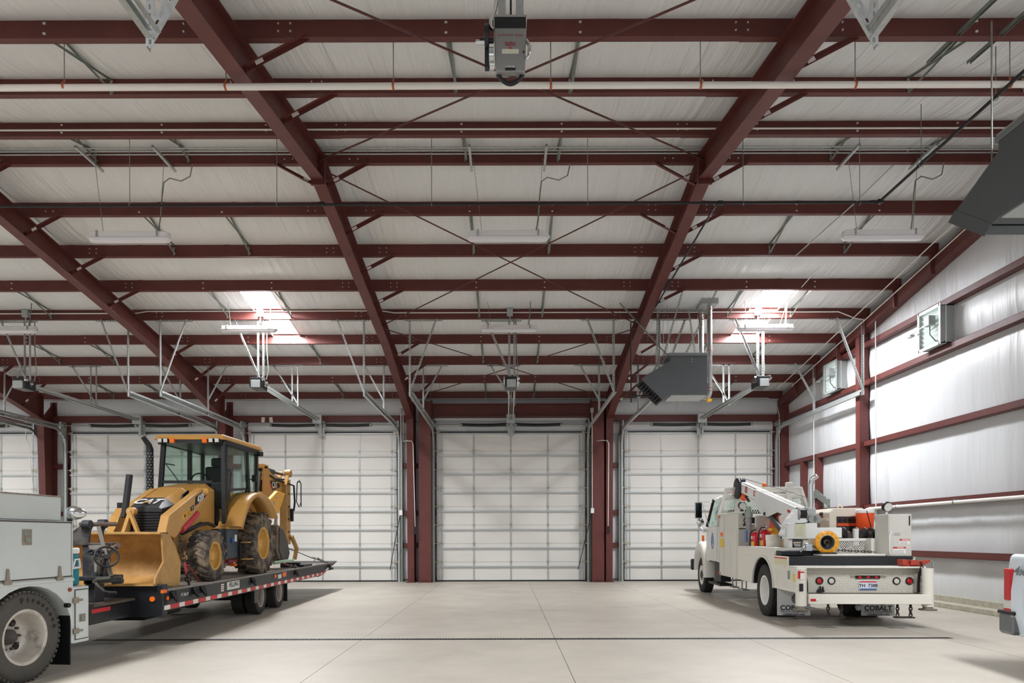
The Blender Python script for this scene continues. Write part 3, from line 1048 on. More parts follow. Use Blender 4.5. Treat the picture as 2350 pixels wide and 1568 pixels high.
# conduits
def conduit(label, pts, r=.012, m=galv):
    o = MB().tube(pts, r, 6).build('conduit', m)
    return tag(o, label, 'conduit')
y9 = PY[9] - .11
conduit('thin white conduit strapped along the first purlin near the ridge', [(-12, y9, ptop(y9) + .1), (9, y9, ptop(y9) + .1)], .014, pvc)
for i in range(3):
    yy = 11.42 - .11 * i
    conduit(('front', 'middle', 'back')[2 - i] + ' conduit of the three grey conduits running along the ridge', [(-12, yy, RZ + .05 - .01 * i), (9, yy, RZ + .05 - .01 * i)], .012, galv)
y4 = PY[4] - .12
for sgn, xx in ((0, 0),):
    conduit('white conduit along the purlin where the opener hangers are fixed', [(-20, y4, ptop(y4) + .12), (-9.2, y4, ptop(y4) + .12), (-8.9, y4, ptop(y4) + .17), (-3.1, y4, ptop(y4) + .17), (-2.8, y4, ptop(y4) + .12), (8.2, y4, ptop(y4) + .12), (8.6, y4 - .02, ptop(y4) - .05), (8.8, y4 - .1, ptop(y4) - .12)], .014, pvc)
for i, x in enumerate((-11.9, -6.1, .07, 6.2)):
    o = MB().bx(x - .075, x + .075, y4 - .07, y4 + .03, ptop(y4) + .03, ptop(y4) + .2).bx(x - .015, x + .015, y4 - .03, y4, ptop(y4) - .12, ptop(y4) + .04).build('junction_box', ltgrey, None, bev=.008)
    tag(o, 'small grey junction box on conduit above the opener of the ' + DS[i + 1], 'junction box', 'opener junction boxes')
conduit('thin conduit running along the eave above the doors', [(-20, 22.25, 5.97), (8.5, 22.25, 5.97), (8.75, 22.2, 5.8), (8.8, 22.1, 5.4), (8.8, 22.1, .5)], .014, galv)
conduit('long conduit rising beside the end wall rafter to the roof, upper run', [(8.5, 21.5, 6.1), (8.55, 9.4, 8.0)], .012, pvc)
conduit('long conduit rising beside the end wall rafter to the roof, lower run', [(8.75, 21.0, 6.08), (8.78, 9.4, 7.92)], .012, pvc)
conduit('vertical white conduit down the end wall beside the column', [(8.93, 16.55, 6.9), (8.93, 16.55, .1)], .013, pvc)
conduit('vertical white conduit down the end wall near the back corner', [(8.93, 19.9, 6.2), (8.93, 19.9, 1.0)], .012, pvc)
conduit('grey cable slanting from the near lamp to the gas pipe corner', [(6.8, 11.3, 8.0), (6.4, 12.6, 7.6), (6.0, 14.2, 7.3)], .012, galv)
conduit('pale cable slanting down beside the far right lamp', [(7.5, 12.4, 7.9), (6.9, 14.8, 7.45), (6.6, 16.1, 6.95), (6.55, 16.4, 6.55)], .010, pvc)
# conduits with switches on the frame columns
for x, y, nm, xo in ((-2.98, 21.66, 'left of the centre door', -.28), (3.2, 21.66, 'right of the centre door', -.25), (-15.0, 21.5, 'at the far left', -.3)):
    t = thing('switch_conduit', 'thin white conduit with a pull switch on the column ' + nm, 'conduit', (x, y, 1.6))
    MB().tube([(x + xo - .1, y + .35, 5.4), (x + xo - .1, y + .35, 4.55), (x + xo + .06, y - .02, 4.52), (x - .04, y - .1, 4.5), (x, y - .1, 4.4), (x + .02, y - .08 + .3, 1.75)], .013, 6).build('conduit', pvc, t, world=True)
    MB().bx(x - .02, x + .06, y + .12, y + .18, 1.55, 1.8).build('switch', blackp, t, world=True, bev=.01)
for x, z0, nm in ((2.72, 2.35, 'right portal column'), (-3.42, 2.3, 'liner left of the frame')):
    t = thing('control_conduit', 'white conduit ending in a control box on the ' + nm, 'conduit', (x, 21.9, z0))
    MB().tube([(x, 21.93, 5.5), (x, 21.93, z0)], .013, 6).build('conduit', pvc, t, world=True)
    MB().bx(x - .05, x + .05, 21.86, 21.96, z0 - .13, z0 + .03).build('control_box', whitepl, t, world=True, bev=.008)
    MB().tube([(x - .02, 21.9, z0 - .1), (x - .25, 22.1, 1.2), (x - .42, 22.3, .4)], .012, 6).build('cord', blackp, t, world=True)
    MB().bx(x - .05, x + .05, 21.88, 21.98, 5.45, 5.6).build('upper_box', ltgrey, t, world=True, bev=.008)

# paper tags stuck on the girt
for i, x in enumerate((-8.02, -7.76)):
    o = MB().box((x, 22.42, 5.33), (.11, .004, .17), M.Rotation(R(6 - 14 * i), 3, 'Y')).build('paper_tag', whitetag)
    tag(o, 'small white paper tag hanging on the girt, %s of the two' % ('left', 'right')[i], 'tag', 'paper tags on the girt')

# ---- unit heaters
def make_heater(lab, loc, rz, sc=1.0):
    t = thing('unit_heater', lab, 'heater', loc, rz, group='grey gas unit heaters')
    t.scale = (sc, sc, sc)
    d0, d1 = -.36, .36
    MB().prism([(-.94, .33), (-.36, .68), (-.36, .8), (.52, .8), (.52, -.12), (-.36, -.12), (-.45, -.15)], 'y', d0, d1).build('casing', greybox, t, bev=.008)
    MB().bx(-.4, .53, d0 - .01, d1 + .01, .8, .87).build('top_cover', mat('heater_top', (120, 124, 126), .4), t, bev=.008)
    MB().bx(-.34, .5, d0 + .02, d1 - .02, -.14, -.118).build('bottom_panel', ltgrey, t)
    a, b = V((-.95, 0, .33)), V((-.45, 0, -.16))
    nrm = V((-.49, 0, -.5)).normalized()
    for yy in (d0, d1):
        MB().bar(a + V((0, yy, 0)), b + V((0, yy, 0)), .012, .14, nrm, off=(0, .05)).build('duct_flange', greybox, t)
    for i in range(9):
        p = a + (b - a) * ((i + .5) / 9) + nrm * .05
        s = MB().bar(p + V((0, d0, 0)), p + V((0, d1, 0)), .008, .12, nrm)
        s.build('louver', greybox, t)
    MB().bar(a + nrm * .003 + V((0, 0, 0)), b + nrm * .003, .7, .004, nrm).build('throat', blackp, t)
    return t
h1 = make_heater('grey gas unit heater with twin flue pipes hanging in front of the crane truck door', (4.2, 16.45, 4.93), 0)
m = MB()
for (x, z) in ((.15, .42), (.15, .38)):
    pass
MB().cyl((.16, -.365, .72), (.16, -.355, .72), .012, 8).cyl((.16, -.365, .66), (.16, -.355, .66), .012, 8).build('screw', galv, h1)
# hang straps of slotted angle up to the purlins
for x0, x1, y1, k in ((-.6, -.05, 0, 5), (-.1, .75, 0, 5)):
    y = PY[5] - .05 - 16.45
    z = ptop(PY[5]) - 4.93
    MB().angle((x0 + .15, -.05, .85), (x1 - .1, y, z + .1), .04, (0, -1, 0)).build('hanger', galvdull, h1)
MB().angle((-.62, -.05, .7), (-.56, .05, 2.0), .04, (0, -1, 0)).angle((.33, -.05, .87), (.2, 0.1, 2.0), .04, (0, -1, 0)).build('hanger', galv, h1)
MB().angle((-.64, .05, 2.02), (.35, .05, 2.02), .05, (0, -1, 0)).build('hanger_bar', galv, h1)
MB().bar((-1.6, .1, 2.35), (-.32, -.05, .86), .03, .03).build('sway_brace', galvdull, h1)
m = MB()
for x in (-.47, -.4, -.28, .45):
    m.tube([(x, .1, .87), (x - .02, .2, 2.5)], .004, 4)
m.build('support_wire', galvdull, h1)
flm = mat('flue_metal', (186, 184, 180), .3, .8, var=.25, vscale=10)
for i, (x, y, z0, z1) in enumerate(((.66, -.05, .0, 2.18), (.56, .3, .72, 2.05))):
    m = MB()
    m.tube([(x, y, z0), (x, y, z1)], .062, 14)
    fp = m.build('flue_pipe', flm, h1)
    m = MB()
    for z in (z0 + .03, z0 + .1, z0 + 1.0, z1 - .35, z1 - .2, z1 - .08):
        if z < z1:
            m.lathe([(.064, 0), (.069, .006), (.064, .014)], (x, y, z), (0, 0, 1), 14)
    m.build('red_seal', mat('flue_red', (168, 60, 50), .4), fp)
m = MB()
m.tube([(.66, -.05, .0), (.64, -.05, -.08), (.57, -.02, -.12), (.5, 0, -.1)], .062, 12)
m.tube([(.56, .3, .72), (.56, .3, .6), (.52, .3, .5)], .06, 10)
m.build('flue_elbow', flm, h1)
MB().bx(.5, .6, -.12, .12, .2, .34).bx(.5, .58, -.1, .2, .5, .62).build('gas_valve', galv, h1, bev=.01)
MB().bx(.6, .7, -.08, .02, -.22, -.16).build('yellow_tag', mat('tag_yellow', (240, 180, 30), .5), h1)
MB().bx(.45, .85, -.15, .4, 2.1, 2.34).build('roof_box', galv, h1, bev=.004)
MB().cyl((.66, .1, 2.34), (.66, .1, 2.62), .1, 16).lathe([(.1, 0), (.16, .0), (.16, .02), (.1, .02)], (.66, .1, 2.42)).build('roof_thimble', galv, h1)
h2 = make_heater('dark grey gas unit heater hanging high in the near corner by the end wall', (5.5, 6.76, 4.93), R(-90))
h2.scale = (1.2, .9, .87)
m = MB()
for x in (-.35, .45):
    m.tube([(x, .0, .87), (x, .0, 2.2)], .008, 6)
m.tube([(-.5, -.3, .6), (-.5, -.3, 2.4)], .009, 6)
m.build('hanger_rod', galvdull, h2)['kind'] = 'stuff'
MB().bar((-.42, -.3, .9), (.6, -.3, .9), .05, .05).build('support_rail', galv, h2)
# near corner channel struts hung under the roof
for i, (x, dx) in enumerate(((5.25, 0), (5.75, 0))):
    m = MB()
    y0, y1 = 8.5, 5.0
    z0, z1 = 7.36, 7.0
    for o_, w_, h_ in ((-.02, .004, .04), (.02, .004, .04)):
        m.bar((x + o_, y0, z0), (x + o_, y1, z1), w_, h_)
    m.bar((x, y0, z0 + .02), (x, y1, z1 + .02), .04, .004)
    o = m.build('channel_strut', galvdull)
    tag(o, 'grey channel strut under the roof in the near right corner, %s of two' % ('left', 'right')[i], 'strut', 'near corner channel struts')

# ---- shutter dampers on the end wall
shadegreen = mat('louver_white', (222, 232, 228), .4)
daylight = mat('louver_daylight', (240, 250, 248), .5, emit=1.2)
def make_vent(yc, lab):
    t = thing('wall_damper', lab, 'damper', (XR - .03, yc, 5.43), group='motor dampers on the end wall')
    w2, hh, dp = .36, .78, .3
    m = MB()
    m.bx(-dp, 0, -w2, -w2 + .015, 0, hh).bx(-dp, 0, w2 - .015, w2, 0, hh).bx(-dp, 0, -w2, w2, 0, .015).bx(-dp, 0, -w2, w2, hh - .015, hh)
    m.build('box', ltgrey, t)
    m = MB()
    for y0, y1, z0, z1 in ((-w2 - .03, -w2 + .03, -.03, hh + .03), (w2 - .03, w2 + .03, -.03, hh + .03), (-w2, w2, -.03, .03), (-w2, w2, hh - .03, hh + .03)):
        m.bx(-dp - .015, -dp, y0, y1, z0, z1)
    m.build('frame', mat('damper_frame', (196, 202, 200), .4, .3), t)
    MB().bx(-dp + .12, -dp + .125, -w2, w2, 0, hh).build('opening', daylight, t)
    for i in range(7):
        z = .05 + i * (hh - .08) / 7
        MB().bar((-dp + .05, -w2 + .02, z + .05), (-dp + .05, w2 - .02, z + .05), .006, .085, (-.35, 0, 1)).build('louver', shadegreen, t)
    MB().bx(-dp - .14, -dp + .0, -.22, -.04, hh * .52, hh * .78).build('actuator', ltgrey, t, bev=.01)
    MB().bar((-dp - .08, -.1, hh * .6), (-dp - .1, w2 + .2, hh * .52), .02, .02).bx(-dp - .12, -dp - .02, w2 + .12, w2 + .26, hh * .47, hh * .53).build('linkage', galv, t)
    MB().tube([(-dp - .05, -.1, hh * .52), (-dp - .06, -.12, hh * .3), (-dp - .03, -.26, hh * .08), (-.2, -w2 - .01, .02)], .01, 6).build('cord', blackp, t)
    m = MB()
    m.bx(-.12, -.08, -w2 + .02, -w2 + .06, hh, hh + .12).bx(-.12, -.08, w2 - .06, w2 - .02, hh, hh + .12)
    m.build('bracket', galv, t)
    return t
make_vent(14.35, 'grey motorized shutter damper box on the end wall, nearer one, right of the column')
make_vent(18.75, 'grey motorized shutter damper box on the end wall, farther one, left of the column')

# white pipe along the end wall
t = thing('wall_pipe', 'white horizontal pipe with a drop along the end wall below a girt', 'pipe', (8.9, 15, 2.14))
MB().tube([(8.9, 17.0, .9), (8.9, 17.0, 2.05), (8.9, 16.93, 2.12), (8.9, 16.8, 2.14), (8.95, 2.0, 2.14)], .035, 10).build('pipe', pvc, t, world=True)
for y in (15.6, 13.6, 11.6):
    MB().lathe([(.036, 0), (.045, .01), (.045, .03), (.036, .04)], (8.91, y, 2.14), (0, 1, 0), 10).bx(8.9, 9.05, y, y + .03, 2.17, 2.2).build('clamp', galvdull, t, world=True)
# coiled hose behind the truck by the door jamb
t = thing('wall_rack', 'grey folded steel brackets hanging on the end wall behind the crane truck exhaust', 'rack', (8.95, 19.7, 2.0))
for i in range(5):
    MB().bar((8.9, 20.4 - .02 * i, 2.32 + .06 * i), (8.9, 19.7, 2.6 + .05 * i), .02, .035).bar((8.9, 19.7, 2.6 + .05 * i), (8.9, 18.9 + .05 * i, 2.3 + .06 * i), .02, .035).build('arm', galvdull, t, world=True)
for yy in (18.95, 20.35):
    MB().bx(8.88, 8.94, yy - .03, yy + .03, 1.3, 2.5).build('post', galvdull, t, world=True)
# ================================================================ vehicles
F_, VX_, VY_ = 1567., 1165., 1232.
def sx(px, py, X):
    """point of the plane X=const seen at a photo pixel -> (Y, Z)"""
    Y = X * F_ / (px - VX_)
    return (Y, CH + (VY_ - py) / F_ * Y)
def at(px, py, Y):
    return V(((px - VX_) / F_ * Y, Y, CH + (VY_ - py) / F_ * Y))

def tire_mb(R_, wd, rr, out, style):
    h = R_ - rr
    m = MB()
    prof = [(rr, .04 * wd), (rr + .25 * h, -.01 * wd), (rr + .7 * h, 0), (R_ - .1 * h, .05 * wd), (R_ - .015, .14 * wd), (R_ - (.03 if style == 'ag' else .012), .5 * wd),
            (R_ - .015, .86 * wd), (R_ - .1 * h, .95 * wd), (rr + .7 * h, wd), (rr + .25 * h, 1.01 * wd), (rr, .96 * wd)]
    m.lathe(prof, (-out * wd, 0, 0), (out, 0, 0), 40)
    def blk(a, t0, t1, da, dr, r0, w_):
        """a bar on the tread from axial t0 (angle a) to t1 (angle a+da)"""
        p = V((out * (t0 - wd), r0 * math.cos(a), r0 * math.sin(a)))
        q = V((out * (t1 - wd), r0 * math.cos(a + da), r0 * math.sin(a + da)))
        m.bar(p, q, w_, dr, (0, math.cos(a + da / 2), math.sin(a + da / 2)))
    if style == 'ag':
        n = 19
        for i in range(n):
            a = 2 * math.pi * i / n
            blk(a, .5 * wd, .98 * wd, .2, .055, R_ - .022, .075 * R_ * 1.6)
            blk(a + math.pi / n, .5 * wd, .02 * wd, .2, .055, R_ - .022, .075 * R_ * 1.6)
            # lug shoulders running down the sidewall
            for t, s_ in ((.985 * wd, 1), (.015 * wd, -1)):
                aa = a + (.2 if s_ > 0 else .2 + math.pi / n)
                p = V((out * (t - wd), (R_ - .01) * math.cos(aa), (R_ - .01) * math.sin(aa)))
                q = V((out * (t - wd), (R_ - .3 * h) * math.cos(aa + .03), (R_ - .3 * h) * math.sin(aa + .03)))
                m.bar(p, q, .075 * R_ * 1.5, .03, (1, 0, 0))
    elif style == 'truck':
        n = 52
        for i in range(n):
            a = 2 * math.pi * i / n
            for t0, t1 in ((.05, .3), (.36, .62), (.7, .95)):
                blk(a, t0 * wd, t1 * wd, .02, .022, R_ - .006, 2 * math.pi * R_ / n * .66)
    return m

def wheel(parent, c, R_, wd, rr, out, style, kind, tm, rm, rx=None, name='wheel'):
    """c: centre of the outer tyre face. the tyre is the part, rim and hub its sub-parts"""
    w_ = tire_mb(R_, wd, rr, out, style).build(name, tm, parent)
    w_.location = c
    m = MB()
    o = (-out * wd, 0, 0)
    ax = (out, 0, 0)
    if kind == 'dish':            # deep outer dual rim
        m.lathe([(rr + .012, .97 * wd), (rr - .008, .985 * wd), (rr - .025, .93 * wd), (rr - .035, .55 * wd), (rr * .82, .42 * wd), (rr * .78, .2 * wd), (rr * .42, .18 * wd), (rr * .40, .22 * wd), (0, .22 * wd)], o, ax, 40)
    elif kind == 'front':         # convex front disc
        m.lathe([(rr + .012, .96 * wd), (rr - .008, .975 * wd), (rr - .03, .9 * wd), (rr - .04, .75 * wd), (rr * .75, .78 * wd), (rr * .5, .88 * wd), (rr * .48, .9 * wd), (0, .9 * wd)], o, ax, 40)
    else:                         # machine rim
        m.lathe([(rr + .015, .96 * wd), (rr - .012, .985 * wd), (rr - .03, .93 * wd), (rr * .88, .86 * wd), (rr * .84, .7 * wd), (rr * .78, .66 * wd), (rr * .72, .55 * wd), (rr * .55, .52 * wd), (0, .52 * wd)], o, ax, 40)
    rim = m.build('rim', rm, w_)
    m = MB()
    if kind == 'dish':
        m.lathe([(rr * .3, .2 * wd), (rr * .28, .36 * wd), (rr * .2, .42 * wd), (rr * .17, .5 * wd), (0, .52 * wd)], o, ax, 16)
        hm = mat('rusty_hub', (88, 82, 78), .7, var=.3, vscale=12)
        nb, rb, tb = 10, rr * .48, .2
    elif kind == 'front':
        m.lathe([(rr * .34, .88 * wd), (rr * .32, 1.04 * wd), (rr * .2, 1.08 * wd), (0, 1.08 * wd)], o, ax, 16)
        hm = mat('rusty_hub', (88, 82, 78), .7, var=.3, vscale=12)
        nb, rb, tb = 10, rr * .46, .9
    else:
        m.lathe([(rr * .42, .52 * wd), (rr * .40, .78 * wd), (rr * .3, .84 * wd), (0, .84 * wd)], o, ax, 20)
        hm, nb, rb, tb = rm, 8, rr * .55, .54
    hb = m.build('hub', hm, w_)
    m = MB()
    for i in range(nb):
        a = 2 * math.pi * i / nb
        m.cyl((-out * wd + out * tb * wd, rb * math.cos(a), rb * math.sin(a)), (-out * wd + out * (tb * wd + .03), rb * math.cos(a), rb * math.sin(a)), .014, 6)
    lm = m.build('lug_nuts', hm, w_)
    lm['kind'] = 'stuff'
    if kind in ('dish', 'front'):
        n = 2 if kind == 'dish' and rx else 5
        for i in range(n):
            a = (1.15, -.8)[i] if n == 2 else 2 * math.pi * i / n + .3
            t = (.195 if kind == 'dish' else .79) * wd
            rh = rr * (.54 if n == 2 else .62)
            MB().cyl((-out * wd + out * (t - .01), rh * math.cos(a), rh * math.sin(a)), (-out * wd + out * (t + .012), rh * math.cos(a), rh * math.sin(a)), rr * (.135 if n == 2 else .11), 14).build('hand_hole', blackp, w_)
    return w_

# ---------------------------------------------------------------- flatbed trailer
TRZ = 0.0236
tr = thing('flatbed_trailer', 'black tandem axle flatbed trailer carrying the yellow backhoe', 'trailer', (-4.57, 9.06, 0), TRZ)
TW = 2.28
blacksat = mat('trailer_black', (32, 34, 38), .38, var=.2, vscale=4)
rail = MB().prism([(0, .49), (8.5, .49), (9.95, .74), (10.25, .80), (10.1, .79), (9.6, .775), (0, .775)], 'x', -.06, 0).build('side_rail', blacksat, tr, bev=.006)
MB().prism([(0, .49), (8.5, .49), (9.95, .74), (10.25, .80), (9.6, .775), (0, .775)], 'x', -TW, -TW + .06).build('side_rail', blacksat, tr)
MB().bx(.0, .02, .1, 9.7, .755, .785).build('rub_strip', mat('worn_steel', (150, 146, 140), .45, .5, var=.3), rail)
m = MB()
for y in [.3 + .6 * i for i in range(16)]:
    m.bx(-TW + .06, -.06, y, y + .06, .6, .74)
cm = m.build('cross_members', blacksat, tr)
cm['kind'] = 'stuff'
for x in (-.72, -1.5):
    MB().bx(x - .06, x + .06, -.3, 8.8, .4, .6).build('main_beam', blacksat, tr)
npk = 12
pw = (TW - .14) / npk
for i in range(npk):
    MB().bx(-TW + .07 + i * pw + .004, -TW + .07 + (i + 1) * pw - .004, .14, 9.5, .74, .765).build('plank', deckwood, tr)
MB().prism([(9.5, .74), (10.2, .8), (10.2, .78), (9.5, .70)], 'x', -TW + .06, -.06).build('beavertail', blacksat, tr)
MB().bx(-TW, .0, -.02, .12, .44, .85).build('front_bulkhead', blacksat, tr, bev=.008)
MB().bx(-.85, -.02, -.02, .1, .425, .445).build('bulkhead_foot', dark, tr)
# reflective tape
y = .02
i = 0
while y < 8.45:
    L = .17 if i % 2 == 0 else .27
    MB().bx(.0, .004, y, min(y + L, 8.5) - .004, .506, .566).build('white_tape' if i % 2 == 0 else 'red_tape', tapeW if i % 2 == 0 else tapeR, rail)
    y += L
    i += 1
for i in range(3):
    p, q = V((.002, 8.52 + .36 * i, .535 + .062 * i)), V((.002, 8.85 + .36 * i, .592 + .062 * i))
    MB().bar(p, q, .004, .058, (0, 0, 1)).build('white_tape' if i % 2 == 1 else 'red_tape', tapeW if i % 2 == 1 else tapeR, rail)
for yy in (.26, .93, 1.2, 3.35, 6.1, 9.2):
    m = MB()
    m.tube([(0.01, yy - .05, .735)] + [(.015 + .045 * math.sin(math.pi * k / 6), yy - .05 + .1 * k / 6, .735 - .12 * math.sin(math.pi * k / 6)) for k in range(1, 6)] + [(.01, yy + .05, .735)], .022, 8)
    m.cyl((.0, yy, .69), (.03, yy, .69), .05, 12)
    m.build('tie_down_loop', blackp, rail)
text('FT-30-2T', 'lettering', inkwhite, rail, (.002, .63, .665), (0, 1, 0), (0, 0, 1), .062, .001)
sg = MB().bx(0, .005, 2.18, 2.72, .605, .735).build('name_sign', signwhite, rail)
text('FELLING', 'lettering', ink, sg, (.006, 2.46, .68), (0, 1, 0), (0, 0, 1), .105, .001, .002, shear=.25, sx=1.1)
MB().bx(.005, .006, 2.22, 2.66, .622, .626).build('rule_line', ink, sg)
MB().bx(0, .004, 1.93, 2.04, .60, .72).build('small_label', signwhite, rail)
for k in range(3):
    MB().bx(.004, .005, 1.945, 2.03, .625 + .03 * k, .637 + .03 * k).build('label_mark', inkred if k == 1 else ink, rail)
MB().bx(0, .012, 4.62, 4.72, .66, .72).build('amber_lamp', amber, rail)
MB().bx(0, .004, 4.86, 5.08, .63, .71).build('white_reflector', tapeW, rail)
MB().bx(0, .004, 5.16, 5.42, .645, .74).build('orange_reflector', amber, rail)
MB().cyl((0, .1, .66), (.015, .1, .66), .028, 14).build('amber_lamp', amber, rail)
MB().bx(-.02, .003, -.03, .1, .735, .78).build('amber_marker', amber, tr)
MB().cyl((-.13, -.02, .66), (-.13, -.04, .66), .034, 16).build('amber_lamp', amber, tr)
# wheels: tandem duals both sides
rimg = mat('trailer_rim', (168, 160, 150), .5, .4, var=.3)
for yy in (4.0, 5.13):
    wheel(tr, (-.05, yy, .33), .33, .21, .185, 1, 'plain', 'dish', rubber, rimg)
    wheel(tr, (-.31, yy, .33), .33, .21, .185, 1, 'plain', 'dish', rubber, rimg)
    wheel(tr, (-TW + .05, yy, .33), .33, .21, .185, -1, 'plain', 'dish', rubber, rimg)
    wheel(tr, (-TW + .31, yy, .33), .33, .21, .185, -1, 'plain', 'dish', rubber, rimg)
    MB().cyl((-TW + .2, yy, .33), (-.2, yy, .33), .06, 12).build('axle', dark, tr)
MB().bx(-.55, -.04, 5.62, 5.64, .1, .5).build('mud_flap', blackp, tr)
MB().bx(-TW + .04, -TW + .55, 5.62, 5.64, .1, .5).build('mud_flap', blackp, tr)
MB().bx(-.62, -.5, 3.5, 5.6, .36, .46).bx(-.66, -.46, 4.4, 4.7, .2, .4).build('suspension', dark, tr)
MB().bx(-.06, .0, 3.48, 3.66, .26, .5).build('jack_leg', blacksat, tr)
MB().bx(-TW * .5 - .4, -TW * .5 + .4, 1.0, 2.2, .25, .45).build('air_tank', dark, tr, bev=.05)
MB().prism([(8.4, .5), (9.6, .66), (9.6, .62), (8.4, .46)], 'x', -TW + .06, -.06).build('ramp_under', dark, tr)
MB().bx(-.5, .0, 8.9, 9.75, .585, .64).build('rear_step', dark, tr)
# tongue
MB().bx(-TW * .5 - .3, -.42, -.95, .0, .43, .66).build('tongue_frame', blacksat, tr, bev=.006)
MB().bx(-TW * .5 - .3, -.36, -.95, .02, .645, .675).build('tongue_deck', mat('worn_deck', (92, 82, 72), .7, var=.3), tr)
MB().bx(-TW * .5 - .06, -TW * .5 + .06, -2.3, -.9, .45, .6).build('drawbar', blacksat, tr)
MB().bx(-.72, -.53, -.954, -.949, .585, .625).build('red_tape', tapeR, tr)
MB().bx(-.80, -.73, -.954, -.949, .585, .625).build('white_tape', tapeW, tr)
MB().bx(-.42, -.418, -.9, -.5, .565, .615).build('red_tape', tapeR, tr)

# chains and binders holding the load
def chain_pts(m, p, q, n, r=.013, wd=.03):
    p, q = V(p), V(q)
    d, a, b = basis(q - p)
    L = (q - p).length / n
    for i in range(n):
        c = p + (q - p) * ((i + .5) / n)
        u = a if i % 2 else b
        pts = [c + d * (L * .68 * math.cos(t)) + u * (wd * math.sin(t)) for t in [2 * math.pi * k / 8 for k in range(9)]]
        m.tube(pts, r * .55, 5, caps=False)
chain_m = mat('chain_steel', (70, 60, 56), .5, .6, var=.3)
t = thing('load_chain', 'dark red chain binder holding the bucket side to the trailer deck', 'chain', (-4.62, 9.6, .765))
m = MB()
chain_pts(m, at(412, 1232, 10.3), at(424, 1292, 10.15), 7)
m.build('chain', chain_m, t, world=True)
m = MB()
m.tube([at(424, 1290, 10.15), at(429, 1318, 10.0)], .022, 8)
m.build('ratchet', mat('binder_red', (130, 44, 50), .5), t, world=True)
m = MB()
chain_pts(m, at(429, 1316, 10.0), at(434, 1341, 9.85), 3, .02, .04)
m.build('hook_chain', chain_m, t, world=True)
MB().tube([at(432, 1296, 10.1), at(457, 1333, 10.4)], .012, 6).build('strap', mat('binder_red', (130, 44, 50), .5), t, world=True)
t = thing('load_chain', 'thin red chain binder on the deck behind the rear tire', 'chain', (-4.85, 14.2, .765))
m = MB()
m.tube([at(628, 1285, 15.0), at(664, 1297, 14.3)], .014, 6)
m.build('binder', mat('binder_red', (130, 44, 50), .5), t, world=True)
m = MB()
chain_pts(m, at(664, 1297, 14.3), at(684, 1301, 13.9), 4, .016, .03)
m.build('chain', chain_m, t, world=True)
t = thing('load_chain', 'thin steel cable with a turnbuckle running from the backhoe bucket to the trailer tail', 'chain', (-4.9, 17.5, .8))
MB().tube([at(663, 1258, 16.2), at(716, 1280, 17.6), at(752, 1291, 18.2)], .01, 6).build('cable', chain_m, t, world=True)
m = MB()
m.tube([at(716, 1279, 17.5), at(742, 1286, 17.8)], .025, 8)
m.tube([at(718, 1288, 17.5), at(730, 1279, 17.6), at(740, 1290, 17.7)], .014, 6)
m.build('turnbuckle', galvdull, t, world=True)
o = MB().tube([at(628, 1291, 14.4), at(672, 1285, 14.9)], .035, 10).build('green_pipe', mat('pale_green', (158, 186, 160), .5))
tag(o, 'pale green pipe lying on the trailer deck behind the rear tire', 'pipe')
o = MB().bx(-5.3, -4.85, 15.9, 16.0, .765, .88).bx(-5.0, -4.75, 15.9, 16.6, .765, .83).build('steel_block', dark, bev=.01)
tag(o, 'dark steel block on the trailer deck near its tail', 'block')

# ---------------------------------------------------------------- backhoe loader
bh = thing('backhoe_loader', 'yellow backhoe loader with black cab and front bucket chained on the trailer', 'backhoe', (-5.62, 12.2, .765))
W_ = dict(parent=bh, world=True)
XO = -4.73
XL_, XR_ = -6.47, -4.73                      # outer tyre faces
def bpart(m, name, mt, parent=None, bev=0.0, seg=2):
    return m.build(name, mt, bh, bev, True, seg) if parent is None else m.build(name, mt, parent, bev, False, seg)
def local(m, off):
    m.v = [(x - off[0], y - off[1], z - off[2]) for x, y, z in m.v]
    return m
BO = (-5.62, 12.2, .765)
zf, zr_ = .765 + .41, .765 + .595
for out, X in ((1, XR_), (-1, XL_)):
    wheel(bh, (X - BO[0], 11.08 - BO[1], .41), .41, .30, .225, out, 'ag', 'machine', rubber_mud, rimyellow)
    wheel(bh, (X - BO[0] + out * .0, 13.28 - BO[1], .595), .595, .42, .305, out, 'ag', 'machine', rubber_mud, rimyellow)
bpart(MB().bx(-6.25, -4.95, 11.02, 11.14, 1.1, 1.25), 'front_axle', yellow_dirty, bev=.02)
bpart(MB().bx(-6.2, -5.0, 13.2, 13.4, 1.26, 1.46), 'rear_axle', yellow_dirty, bev=.02)
# chassis
bpart(MB().prism([(10.6, 1.28), (12.4, 1.12), (14.2, 1.12), (14.2, 1.62), (12.1, 1.62), (11.2, 1.62), (10.6, 1.55)], 'x', -5.92, -5.28), 'chassis', yellow_dirty, bev=.015)
bpart(MB().bx(-6.2, -4.93, 12.0, 13.1, 1.62, 1.67), 'cab_floor', yellow_dirty, bev=.01)
# hood: loft of cross sections
def hsec(y, xh, zt, zb, bev_):
    c = -5.6
    return [(c - xh, y, zb), (c + xh, y, zb), (c + xh, y, zt - bev_), (c + xh - bev_ * 1.3, y, zt), (c - xh + bev_ * 1.3, y, zt), (c - xh, y, zt - bev_)]
m = MB()
secs = [hsec(10.82, .335, 2.10, 1.6, .12), hsec(11.3, .36, 2.30, 1.6, .12), hsec(12.12, .40, 2.43, 1.6, .12)]
for a_, b_ in zip(secs, secs[1:]):
    m.loft(a_, b_)
bpart(m, 'hood', yellow, bev=.012)
m = MB()
m.loft(hsec(10.42, .32, 1.94, 1.86, .03), hsec(10.81, .345, 2.11, 1.72, .12))
nose = bpart(m, 'nose_cowl', mat('nose_black', (52, 52, 54), .4), bev=.01)
m = MB().bx(-5.92, -5.28, 10.44, 10.8, 1.3, 1.9)
gr = bpart(m, 'grille', blackp, bev=.02)
